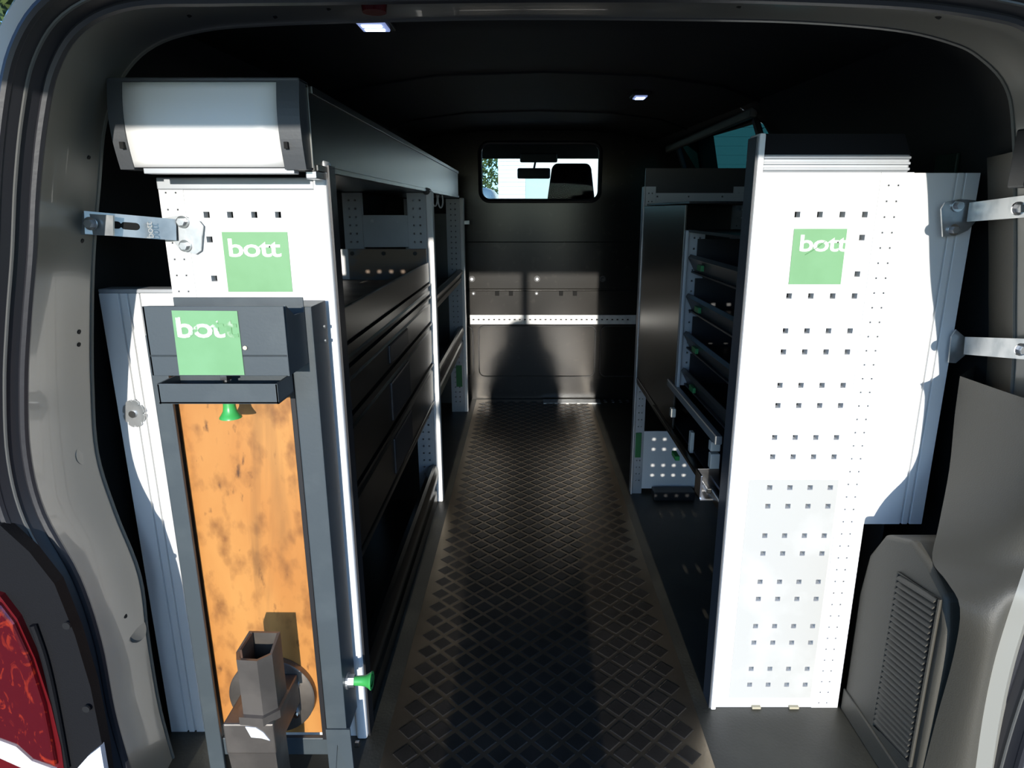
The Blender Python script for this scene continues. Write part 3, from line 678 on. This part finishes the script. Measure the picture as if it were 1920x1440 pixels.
# open-top tray at the head
hx0, hx1, hy0, hy1, hz0, hz1 = -.574, -.363, .976, 1.068, .855, .962
bm = B(); box(bm, hx0, hx1, hy0, hy0+.003, hz0, hz1, .0008); box(bm, hx0, hx1, hy1-.003, hy1, hz0, hz1+.002, .0008)
prism(bm, [(hx0, hy0, hz0), (hx0, hy1, hz0), (hx0, hy1, hz1-.012), (hx0, hy0+.02, hz1-.002), (hx0, hy0, hz1)], (.003, 0, 0)); prism(bm, [(hx1-.003, hy0, hz0), (hx1-.003, hy1, hz0), (hx1-.003, hy1, hz1-.022), (hx1-.003, hy0+.045, hz1-.020), (hx1-.003, hy0+.01, hz1)], (.003, 0, 0))
box(bm, hx0, hx1, hy0, hy1, hz0+.03, hz0+.033)
trb = obj('head_tray', bm, grey, wb)
bm = B(); a, b_ = at(337, 704, .976), at(445, 582, .976)
prism(bm, [at(337, 703, .9755), at(459, 703, .9755), at(445, 583, .9755), at(322, 582, .9755)], (0, -.001, 0)); s_ = obj('logo_label', bm, green, trb, label='square green label, lettering partly worn off')
o3 = at(331, 632, .974)
lettering('lettering', 'bot', letter_w, wb, o3, .050, offset=.0010, zs=.86, xs=1.12)
lettering('lettering', 't', letter_f, wb, at(423, 632, .974), .050, offset=.0010, zs=.86, xs=1.12)
bm = B(); c = at(460, 652, .975); cyl(bm, c, c+Vector((0, -.002, 0)), .0032, n=10); obj('paint_chip', bm, mat('cream_chip', (.7, .6, .42), .6), wb)
# channel bar
bm = B(); x0, x1 = -.583, -.393; box(bm, x0, x1, 1.0, 1.003, .803, .836, .0008); box(bm, x0, x1, 1.0, 1.068, .803, .806); box(bm, x0, x0+.003, 1.0, 1.068, .803, .836); box(bm, x1-.003, x1, 1.0, 1.068, .803, .836); box(bm, x0, x1, 1.065, 1.068, .803, .850)
obj('channel_bar', bm, grey, wb)
def knob(p, d, name='plunger_knob'):
    p, d = Vector(p), Vector(d).normalized()
    bm = B(); prof_ = [(0, .009), (.006, .0095), (.014, .0098), (.022, .011), (.028, .0145), (.032, .0175), (.034, .0178), (.034, .012)]
    q = d.to_track_quat('Z', 'Y').to_matrix(); n = 20
    rings = [[p + q @ Vector((r*math.cos(2*math.pi*i/n), r*math.sin(2*math.pi*i/n), h)) for i in range(n+1)] for h, r in prof_]
    rings.append([p + d*.028]*1 * (n+1)) if False else None
    rings = [r for r in rings if r]
    loft(bm, rings); bm.faces.new([bm.verts.new(v) for v in rings[0][:-1]]); cyl(bm, p+d*.029, p+d*.031, .0125, n=16)
    bmesh.ops.remove_doubles(bm, verts=bm.verts, dist=.0001)
    return obj(name, bm, greenp, wb, smooth=True, label='green plastic plunger knob')
kx = at(430, 760, 1.035).x
knob((kx, 1.035, .803), (0, 0, -1))
bm = B(); cyl(bm, (kx, 1.035, .803), (kx, 1.035, .858), .006, n=12); cyl(bm, (kx, 1.035, .835), (kx, 1.035, .845), .010, n=6); obj('threaded_bolt', bm, chrome, wb)
kz = .205
knob((-.338, 1.10, kz), (1, 0, 0))
bm = B(); cyl(bm, (-.3525, 1.10, kz), (-.338, 1.10, kz), .0125, n=6); cyl(bm, (-.3525, 1.10, kz), (-.349, 1.10, kz), .016, n=20); obj('lock_nut', bm, galv, wb)
bm = B(); cyl(bm, (-.353, 1.12, .035), (-.345, 1.12, .035), .007, n=12); obj('bolt', bm, chrome, wb)

# vice bracket
vb = thing('vice_mount', 'raw steel vice mount with an open hexagonal tube, at the foot of the orange board', 'vice', (-.49, 1.0, 0))
dc = Vector((-.496, 1.093, .184))
bm = B(); cyl(bm, dc, dc-Vector((0, .012, 0)), .083, n=48); cyl(bm, dc-Vector((0, .012, 0)), dc-Vector((0, .014, 0)), .083, .080, n=48); obj('round_plate', bm, steelb, vb, smooth=True)
for dx, dz in ((.045, -.036), (-.045, .036), (.05, .03)):
    bm = B(); cyl(bm, dc+Vector((dx, -.014, dz)), dc+Vector((dx, -.020, dz)), .008, n=14); cyl(bm, dc+Vector((dx, -.020, dz)), dc+Vector((dx, -.023, dz)), .005, n=6); obj('cap_screw', bm, chrome, vb)
hc = Vector((-.466, .988)); hx = [(-.036, -.010), (-.027, -.030), (.009, -.033), (.028, -.015), (.028, .028), (-.028, .030)]
bm = B(); outer = [(hc.x+a, hc.y+b) for a, b in hx]; inner = [(hc.x+a*.84, hc.y+b*.84) for a, b in hx]
z0, z1 = .240, .362; n = 6
top_o = [bm.verts.new((x, y, z1 + (.014 if i in (4, 5) else 0))) for i, (x, y) in enumerate(outer)]; bot_o = [bm.verts.new((x, y, z0)) for x, y in outer]
top_i = [bm.verts.new((x, y, z1 + (.014 if i in (4, 5) else 0))) for i, (x, y) in enumerate(inner)]; bot_i = [bm.verts.new((x, y, z0)) for x, y in inner]
for i in range(n):
    j = (i+1) % n
    bm.faces.new((bot_o[i], bot_o[j], top_o[j], top_o[i])); bm.faces.new((top_o[i], top_o[j], top_i[j], top_i[i])); bm.faces.new((top_i[i], top_i[j], bot_i[j], bot_i[i]))
obj('hexagonal_tube', bm, steelb, vb)
bm = B(); box(bm, hc.x-.022, hc.x-.018, hc.y-.025, hc.y+.02, .30, .378, .0005); obj('inner_fin', bm, rust, vb)
bm = B(); prism(bm, [(hc.x+a*.80, hc.y+b*.80, .252) for a, b in hx], (0, 0, .004)); obj('tube_floor', bm, rust, vb)
bm = B(); P0 = [(hc.x+a*1.18, hc.y+b*1.18-.002, .236) for a, b in hx]; prism(bm, P0, (0, 0, .016)); obj('collar', bm, steelb, vb)
bm = B(); box(bm, -.528, -.440, .950, 1.078, .175, .238, .003, 2); obj('block', bm, steelb, vb)
bm = B(); prism(bm, [(-.526, .952, .176), (-.442, .952, .176), (-.448, .97, .0), (-.522, .97, .0)], (0, .05, 0)); obj('foot', bm, steelb, vb)
bm = B(); a = Vector((-.492, .9485, .232)); prism(bm, [(-.488, .9485, .234), (-.470, .9485, .232), (-.458, .9485, .222), (-.448, .9485, .205), (-.462, .9485, .210), (-.480, .9485, .212)], (0, .002, 0)); obj('paint_splash', bm, white, vb, label='splash of white paint')
bm = B(); prism(bm, [(-.545, 1.03, .10), (-.525, 1.03, .04), (-.530, 1.03, 0), (-.575, 1.03, 0), (-.572, 1.03, .05)], (0, .004, 0)); obj('side_fin', bm, grey, vb)

# ------------------------------------------------------------------ RIGHT RACK
fr = thing('divider_frame', 'far divider frame of the right rack with a green label on its perforated upright', 'rack frame', (.56, 2.44, 0))
bm = B(); plate(bm, .420, .462, 0, 1.183, 2.44, 2.462, [(x, 1.16-.0283*j, .0045, .0045) for x in (.438, .450) for j in range(40)]); obj('perforated_upright', bm, alu_w, fr)
bm = B(); box(bm, .417, .424, 2.43, 2.47, 0, 1.183, .002); obj('edge_post', bm, alu_w, fr)
bm = B(); plate(bm, .740, .800, 0, 1.183, 2.44, 2.462, [(x, 1.16-.0283*j, .0045, .0045) for x in (.760, .775) for j in range(40)]); obj('perforated_upright', bm, alu_w, fr)
z0, z1 = at(1300, 385, 2.44).z, at(1300, 362, 2.44).z
bm = B(); plate(bm, .462, .800, z0, z1, 2.435, 2.445, [(.468, z1-.012, .006, .006), (.58, z1-.012, .006, .006), (.70, z1-.012, .006, .006)]); obj('cross_rail', bm, alu_w, fr)
bm = B(); box(bm, .462, .740, 2.444, 2.450, .49, z0); obj('dark_plate', bm, alu_d, fr)
bm = B(); box(bm, .462, .740, 2.444, 2.450, .02, .262); obj('lower_plate', bm, white, fr)
a, b_ = at(1190, 857, 2.44), at(1203, 811, 2.44); bm = B(); box(bm, a.x, b_.x, 2.434, 2.438, a.z, b_.z, .001); obj('green_label', bm, greend, fr)
bm = B(); box(bm, .50, .66, 2.37, 2.43, .0, .035, .003); tag(obj('floor_clip', bm, blackp), 'small black clip block on the floor at the foot of the right divider frame', 'clip')
# shelf board and polished aisle-side panel
bm = B(); box(bm, .420, .74, 1.312, 2.432, .462, .486, .003); sh = tag(obj('shelf', bm, alu_d), 'dark shelf under the pull-out drawer of the right rack', 'shelf')
bm = B(); box(bm, .421, .427, 1.80, 2.428, .490, 1.115, .001); tag(obj('side_panel', bm, alu_d), 'smooth dull metal panel facing the aisle beside the plastic bins', 'panel')
bm = B(); box(bm, .431, .74, 1.80, 2.43, 1.118, 1.124, .001); box(bm, .424, .80, 2.445, 2.455, 1.124, 1.246, .001); tag(obj('rack_cover', bm, blackp), 'dark cover sheet with an upstand on top of the right rack', 'panel')
bm = B(); box(bm, .79, .796, 1.33, 2.43, .0, 1.10); tag(obj('back_sheet', bm, lining), 'dark back sheet behind the right rack', 'panel')
bf = thing('bin_rack_post', 'bluish perforated post between the smooth side panel and the bins', 'rack frame', (.44, 1.79, .62))
bm = B(); plate(bm, .430, .475, .625, 1.045, 1.785, 1.797, [(x, 1.03-.0283*j, .005, .005) for x in (.447, .462) for j in range(14)]); obj('perforated_upright', bm, alu_w, bf)
bm = B(); box(bm, .421, .43, 1.775, 1.797, .62, 1.050, .002); obj('edge', bm, alu_w, bf)
bm = B(); box(bm, .428, .74, 1.32, 1.784, 1.045, 1.052); obj('cover', bm, blackp, bf)
def bin_(z):
    t = thing('storage_bin', '', 'bin', (.56, 1.55, z), group='black plastic bins stacked in the right rack')
    for i, (y0, y1) in enumerate(((1.335, 1.772),)):
        bm = B()
        prism(bm, [(.452, y0, z), (.74, y0, z), (.74, y0, z+.088), (.452, y0, z+.088)], (0, .004, 0)); prism(bm, [(.452, y1-.004, z), (.74, y1-.004, z), (.74, y1-.004, z+.088), (.452, y1-.004, z+.088)], (0, .004, 0))
        box(bm, .44, .74, y0, y1, z, z+.004)
        obj('tub', bm, blackp, t)
        bm = B(); prism(bm, [(.450, y0, z), (.430, y0, z+.040), (.436, y0, z+.048), (.442, y0, z+.046), (.458, y0, z+.004)], (0, y1-y0, 0)); fr_ = obj('front_lip', bm, mat('bin_plastic', (.035, .035, .033), .35) if 'bin_plastic' not in MATS else MATS['bin_plastic'], t)
        bm = B(); box(bm, .426, .434, 1.62, 1.66, z+.016, z+.030, .001); obj('tab', bm, greend, fr_, label='dark green tab')
    return t
nm = ['topmost of the four black plastic bins in the right rack', 'second black plastic bin from the top in the right rack', 'third black plastic bin from the top in the right rack', 'lowest of the four black plastic bins in the right rack']
b0 = bin_(.940); b0['label'] = nm[0]
for i in range(1, 4):
    c = copy_tree(b0, (0, 0, -.103*i)); c['label'] = nm[i]
# pull-out drawer below
pd = thing('pull_out_drawer', 'pull-out drawer frame with pale rail and chrome corner below the bins', 'drawer', (.5, 1.6, .49))
bm = B(); box(bm, .414, .430, 1.36, 1.87, .602, .622, .002); obj('top_rail', bm, mat('pale_grey_rail', (.20, .20, .19), .4), pd)
bm = B(); box(bm, .404, .416, 1.36, 2.02, .486, .498, .002); obj('lower_rail', bm, alu_d, pd)
bm = B(); box(bm, .432, .74, 1.36, 1.87, .494, .500); box(bm, .735, .74, 1.36, 1.87, .50, .60); obj('drawer_body', bm, blackp, pd)
cream = mat('cream_plastic', (.55, .52, .45), .5)
for px, py0, py1, Y in ((1263, 767, 783, 1.78), (1298, 811, 850, 1.60), (1337, 829, 847, 1.40), (1336, 852, 880, 1.40)):
    a, b_ = at(px-5, py1, Y), at(px+5, py0, Y)
    if px > 1330: b_.x += .012
    bm = B(); box(bm, a.x, b_.x, Y, Y+.02, a.z, b_.z, .002); obj('cream_clip', bm, cream, pd)
a, b_ = at(1308, 932, 1.37), at(1356, 888, 1.37)
bm = B(); box(bm, a.x, a.x+.004, 1.355, 1.40, a.z, b_.z, .0005); box(bm, a.x, b_.x, 1.398, 1.402, a.z, b_.z, .0005); box(bm, a.x, b_.x, 1.350, 1.40, a.z, a.z+.004, .0005); obj('chrome_corner', bm, chrome, pd)
c = at(1264, 848, 1.85); bm = B(); box(bm, c.x-.008, c.x+.006, c.y-.05, c.y, c.z-.008, c.z+.006, .002); obj('green_latch', bm, greenp, pd)
bm = B(); c = at(1245, 780, 2.0); box(bm, c.x-.004, c.x+.004, 1.99, 2.0, c.z-.010, c.z+.010, .001); obj('rail_stop', bm, galv, pd)

# ------------------------------------------------------------------ ceiling lamps
def ceiling_lamp(px, py, label, sx, sy):
    p = at(px, py, 1.0); d = p - Vector((0, 0, H)); zc = 1.43
    for _ in range(12):
        t = (zc-H)/d.z; X, Y = d.x*t, d.y*t; a = abs(X-CX)
        base = 1.45-.025*(a/.52)**2; zc = rise(Y, base)-.012
    t_ = thing('ceiling_lamp', label, 'lamp', (X, Y, zc+.01))
    bm = B(); box(bm, X-sx/2-.010, X+sx/2+.010, Y-sy/2-.012, Y+sy/2+.012, zc+.002, zc+.016, .003); obj('bezel', bm, blackp, t_)
    bm = B(); box(bm, X-sx/2, X+sx/2, Y-sy/2, Y+sy/2, zc-.002, zc+.004, .002); cv = obj('cover', bm, ledc, t_)
    for k in (-1, 1):
        bm = B(); box(bm, X-sx*.36, X+sx*.36, Y+k*sy*.22-sy*.09, Y+k*sy*.22+sy*.09, zc-.004, zc, .0005); obj('led_strip', bm, led, cv)
ceiling_lamp(700, 50, 'larger lit LED ceiling lamp nearest the rear opening', .052, .062)
ceiling_lamp(1200, 183, 'smaller looking lit LED ceiling lamp deeper in the van', .040, .060)
bm = B(); box(bm, .845, .853, 1.36, 1.43, 1.13, 1.21, .002); tag(obj('wall_label', bm, mat('dark_green_sheet', (.006, .022, .012), .6)), 'dark green square label high on the right wall', 'label')

# ------------------------------------------------------------------ CAB beyond the bulkhead
cb = thing('wall_cab', 'dark cab shell with roof lining and pillars beyond the bulkhead window', 'cab', (CX, 4.6, 0), kind='structure')
bm = B(); box(bm, -.92, 1.0, YB+.03, 4.95, 1.56, 1.60, .005)
obj('roof_lining', bm, headl, cb)
zh = at(987, 298, 4.95).z
bm = B(); box(bm, -.92, 1.0, 4.90, 4.95, zh, 1.60, .01); obj('header', bm, headl, cb)
bm = B(); box(bm, -.92, -.90, YB, 5.3, 0, 1.0); box(bm, 1.0, 1.02, YB, 5.3, 0, 1.0); box(bm, -.92, -.88, YB, 4.1, 1.0, 1.6); box(bm, .98, 1.02, YB, 4.1, 1.0, 1.6); box(bm, -.92, 1.02, YB+.03, 5.6, -.05, 0); obj('door_shell', bm, lining, cb)
bm = B(); box(bm, -.90, 1.0, 5.0, 5.6, .5, .98, .03, 3); obj('dashboard', bm, trimd, cb)
wn = thing('window_3', 'windscreen at the front of the cab', 'window', (CX, 5.2, 1.0), kind='structure')
bm = B(); prism(bm, [(-.88, 5.7, .98), (.98, 5.7, .98), (.94, 4.95, 1.56), (-.84, 4.95, 1.56)], (0, .004, .003)); obj('pane', bm, glass, wn)
def seat(x, label, zt):
    t = thing('cab_seat', label, 'seat', (x, 4.15, .2))
    bm = B(); box(bm, x-.24, x+.24, 4.08, 4.20, .35, 1.09, .05, 4); obj('backrest', bm, fabric, t, smooth=True)
    bm = B(); box(bm, x-.24, x+.24, 4.15, 4.65, .25, .38, .05, 4); obj('cushion', bm, fabric, t, smooth=True)
    bm = B(); box(bm, x-.145, x+.145, 4.02, 4.13, 1.09, zt, .045, 5)
    for v in bm.verts:
        if v.co.z > 1.25: v.co.x = x + (v.co.x-x)*.82
    obj('headrest', bm, fabric, t, smooth=True)
    for s in (-.06, .06):
        bm = B(); cyl(bm, (x+s, 4.09, 1.04), (x+s, 4.09, 1.12), .006, n=8); obj('headrest_post', bm, chrome, t)
    return t
sx = (at(1072, 350, 4.02).x)
seat(sx, 'black cab seat whose headrest fills the right of the bulkhead window', at(1070, 306, 4.05).z)
seat(-.395, 'black cab seat just left of the bulkhead window', at(1070, 310, 4.05).z)
a, b_ = at(970, 335, 4.85), at(1032, 315, 4.85)
rm = thing('rear_view_mirror', 'black rear-view mirror seen through the bulkhead window', 'mirror', tuple(at(1010, 315, 4.85)))
bm = B(); box(bm, a.x, b_.x, 4.84, 4.87, a.z, b_.z, .012, 3); obj('housing', bm, blackp, rm, smooth=True)
bm = B(); cyl(bm, ((a.x+b_.x)/2, 4.86, b_.z-.01), ((a.x+b_.x)/2+.02, 4.93, zh+.02), .008, n=8); obj('arm', bm, blackp, rm)
a, b_ = at(975, 305, 4.9), at(1045, 296, 4.9); bm = B(); box(bm, a.x, b_.x, 4.86, 4.90, a.z, b_.z+.03, .01, 2); tag(obj('sensor_housing', bm, blackp), 'black sensor housing at the top of the windscreen above the mirror', 'sensor')

# ------------------------------------------------------------------ OUTSIDE
bm = B(); box(bm, -40, 40, -30, 60, -.60, -.55); tag(obj('ground', bm, asphalt), 'grey asphalt yard around the van', 'ground', kind='structure')
def board_wall(name, label, x0, x1, y, z0, z1, pitch):
    t = thing(name, label, 'building', ((x0+x1)/2, y, z0))
    bm = B(); box(bm, x0, x1, y+.03, y+.4, z0, z1); obj('wall_core', bm, siding, t)
    n = int((z1-z0)/pitch); me = None
    for i in range(n):
        if me is None:
            bm = B(); prism(bm, [(x0, y, z0), (x0, y+.03, z0), (x0, y+.03, z0+pitch), (x0, y+.022, z0+pitch)], (x1-x0, 0, 0)); o = obj('siding_board', bm, siding, t); me = o
        else:
            o = me.copy(); COL.objects.link(o); o.location = me.location + Vector((0, 0, i*pitch))
    return t
board_wall('building', 'white clad building ahead of the van, seen through the windscreen', at(934, 330, 13).x, at(985, 330, 13).x, 13, -.55, 4.5, .075)
bd = thing('building', 'large pale rendered building behind the clad one, right through the windscreen', 'building', (4, 15, -.55))
bm = B(); box(bm, -.02, 9, 15, 18, -.55, 6); obj('wall', bm, siding, bd)
bm = B(); a, b_ = at(985, 374, 14.95), at(1050, 335, 14.95); box(bm, a.x, b_.x, 14.93, 15.0, a.z-1, b_.z, .01); obj('shutter', bm, mat('pale_teal_shutter', (.42, .55, .53), .5), bd)
bm = B(); box(bm, .5, 3, 14.7, 14.99, 2.3, 2.45); obj('eaves', bm, mat('pale_green_eaves', (.4, .5, .45), .6), bd)
pc = thing('parked_car', 'blue grey parked car ahead on the left, through the windscreen', 'car', (-.95, 10.5, -.55))
cc = at(917, 365, 10.5)
bm = B(); box(bm, cc.x-1.5, cc.x+.12, 10.2, 12.8, -.25, cc.z-.25, .1, 3); obj('body', bm, carp, pc, smooth=True)
bm = B(); box(bm, cc.x-1.2, cc.x+.08, 10.9, 12.6, cc.z-.26, cc.z+.12, .15, 3); obj('cabin', bm, carp, pc, smooth=True)
for dx in (-1.4, .02):
    bm = B(); cyl(bm, (cc.x+dx, 10.9, -.25), (cc.x+dx+.1, 10.9, -.25), .3, n=20); obj('wheel', bm, rubber, pc)
def foliage(name, label, cx, cy, cz, rx, ry, rz, n, cat='tree', trunk=True, s=.09):
    t = thing(name, label, cat, (cx, cy, -.55))
    bm = B(); rnd = random.Random(int(cx*100)+5)
    for _ in range(n):
        while True:
            v = Vector((rnd.uniform(-1, 1), rnd.uniform(-1, 1), rnd.uniform(-1, 1)))
            if .35 < v.length < 1: break
        c = Vector((cx+v.x*rx, cy+v.y*ry, cz+v.z*rz)); a = Vector((rnd.gauss(0, 1), rnd.gauss(0, 1), rnd.gauss(0, 1))).normalized(); b = a.orthogonal().normalized()
        q = rnd.uniform(.6, 1.3)*s
        bm.faces.new([bm.verts.new(c+a*q), bm.verts.new(c+b*q*.5), bm.verts.new(c-a*q), bm.verts.new(c-b*q*.5)])
    o = obj('foliage', bm, leafm, t); o['kind'] = 'stuff'
    bm = B(); cyl(bm, (cx, cy, -.56), (cx, cy, cz), .16, .07, n=10); obj('trunk', bm, bark, t)
foliage('tree', 'leafy dark green tree left of the van, top left corner', -6.0, 7.0, 2.9, 2.2, 1.8, 2.4, 9000)
foliage('tree', 'green tree ahead on the left, through the windscreen', -1.30, 16.6, 1.6, .75, .5, 1.8, 3500, s=.06)
# slatted fence beside the sliding door window
fe = thing('fence', 'pale horizontal board fence outside the side window on the right', 'fence', (3.9, 10.0, -.55))
bm = B(); o0 = None
for i in range(24):
    if o0 is None:
        bm = B(); box(bm, 2.3, 5.5, 10.0, 10.03, -.5, -.5+.105); o0 = obj('fence_board', bm, siding, fe)
    else:
        o = o0.copy(); COL.objects.link(o); o.location = o0.location + Vector((0, 0, .125*i))
bm = B()
for x in (2.4, 3.4, 4.4, 5.4):
    bm = B(); box(bm, x, x+.08, 10.03, 10.10, -.55, 2.5); obj('fence_post', bm, siding, fe)

# ------------------------------------------------------------------ PHOTOGRAPHER (casts the shadow on the bulkhead)
def photographer():
    cx = .0; y0 = -.34
    V = []; E = []; Rr = []
    def add(p, r, prev=None):
        V.append(p); Rr.append(r)
        if prev is not None: E.append((prev, len(V)-1))
        return len(V)-1
    pel = add((cx, y0, .36), .22)
    wa = add((cx, y0, .52), .23, pel); ch = add((cx, y0, .72), .25, wa); ub = add((cx, y0, .87), .15, ch)
    nk = add((cx-.01, y0+.01, .965), .070, ub); h1 = add((cx-.02, y0+.02, 1.02), .076, nk); h2 = add((cx-.025, y0+.02, 1.08), .088, h1); add((cx-.03, y0+.01, 1.14), .055, h2)
    for s in (-1, 1):
        hp = add((cx+s*.09, y0, .28), .105, pel); kn = add((cx+s*.12, y0+.03, -.06), .066, hp); an = add((cx+s*.13, y0-.01, -.45), .045, kn)
        ft = add((cx+s*.14, y0+.05, -.505), .042, an); add((cx+s*.15, y0+.15, -.515), .034, ft)
        sh = add((cx+s*.18, y0, .885), .080, ub); el = add((cx+s*.30, y0+.10, .80), .070, sh); wr = add((s*.080, -.09, .985), .038, el)
        pm = add((s*.080, -.065, 1.055), .026, wr)
        for k in range(4):
            z = 1.070+.016*k if False else 1.062+.017*k
            f1 = add((s*.074, -.035, z), .0095, pm); f2 = add((s*(.050), -.018, z+.003), .0085, f1); add((s*(.030-.003*abs(k-1)), -.017, z+.004), .0075, f2)
        tb_ = add((s*.058, -.088, 1.060), .010, pm); add((s*.030, -.090, 1.078), .009, tb_)
    me = bpy.data.meshes.new('body'); me.from_pydata(V, E, []); o = bpy.data.objects.new('body', me); COL.objects.link(o)
    sk = o.modifiers.new('skin', 'SKIN'); sk.use_smooth_shade = True
    if not me.skin_vertices: me.attributes.new('skin', 'FLOAT', 'POINT')
    for i, r in enumerate(Rr):
        me.skin_vertices[0].data[i].radius = (r, r*.8 if r > .1 else r); me.skin_vertices[0].data[i].use_root = (i == 0)
    o.modifiers.new('sub', 'SUBSURF').render_levels = 2
    m = bpy.data.materials.new('clothes_and_skin'); m.use_nodes = True; n = m.node_tree; b = n.nodes['Principled BSDF']
    tc = n.nodes.new('ShaderNodeTexCoord'); sp = n.nodes.new('ShaderNodeSeparateXYZ'); mr = n.nodes.new('ShaderNodeMapRange'); cr_ = n.nodes.new('ShaderNodeValToRGB')
    mr.inputs[1].default_value = -.55; mr.inputs[2].default_value = 1.2; n.links.new(tc.outputs['Object'], sp.inputs[0]); n.links.new(sp.outputs[2], mr.inputs[0]); n.links.new(mr.outputs[0], cr_.inputs[0]); n.links.new(cr_.outputs[0], b.inputs[0])
    e = cr_.color_ramp; e.interpolation = 'CONSTANT'; e.elements[0].color = (.02, .02, .02, 1); e.elements[1].position = .06; e.elements[1].color = (.03, .04, .07, 1)
    x = e.elements.new(.52); x.color = (.05, .06, .06, 1); x = e.elements.new(.845); x.color = (.45, .26, .18, 1)
    b.inputs['Roughness'].default_value = .8; me.materials.append(m)
    p = thing('person', 'person standing behind the van in dark clothes, holding a camera to the face', 'person', (cx, y0, -.55))
    o.parent = p; o.matrix_parent_inverse = Matrix.Translation(-p.location)
    bm = B(); bmesh.ops.create_uvsphere(bm, u_segments=20, v_segments=12, radius=1)
    for v in bm.verts:
        v.co = Vector((cx-.03+v.co.x*.084, y0-.005+v.co.y*.105, 1.128+v.co.z*.082))
    bmesh.ops.delete(bm, geom=[v for v in bm.verts if v.co.y > y0+.055 and v.co.z < 1.15 or v.co.z < 1.05], context='VERTS')
    obj('hair', bm, mat('brown_hair', (.04, .025, .015), .8), p, smooth=True)
    bm = B(); box(bm, -.052, .052, -.072, -.045, 1.065, 1.128, .006, 3); cyl(bm, (0, -.046, 1.095), (0, -.03, 1.095), .024, n=24)
    tag(obj('compact_camera', bm, blackp), 'small black camera held by the person behind the van', 'camera')
photographer()
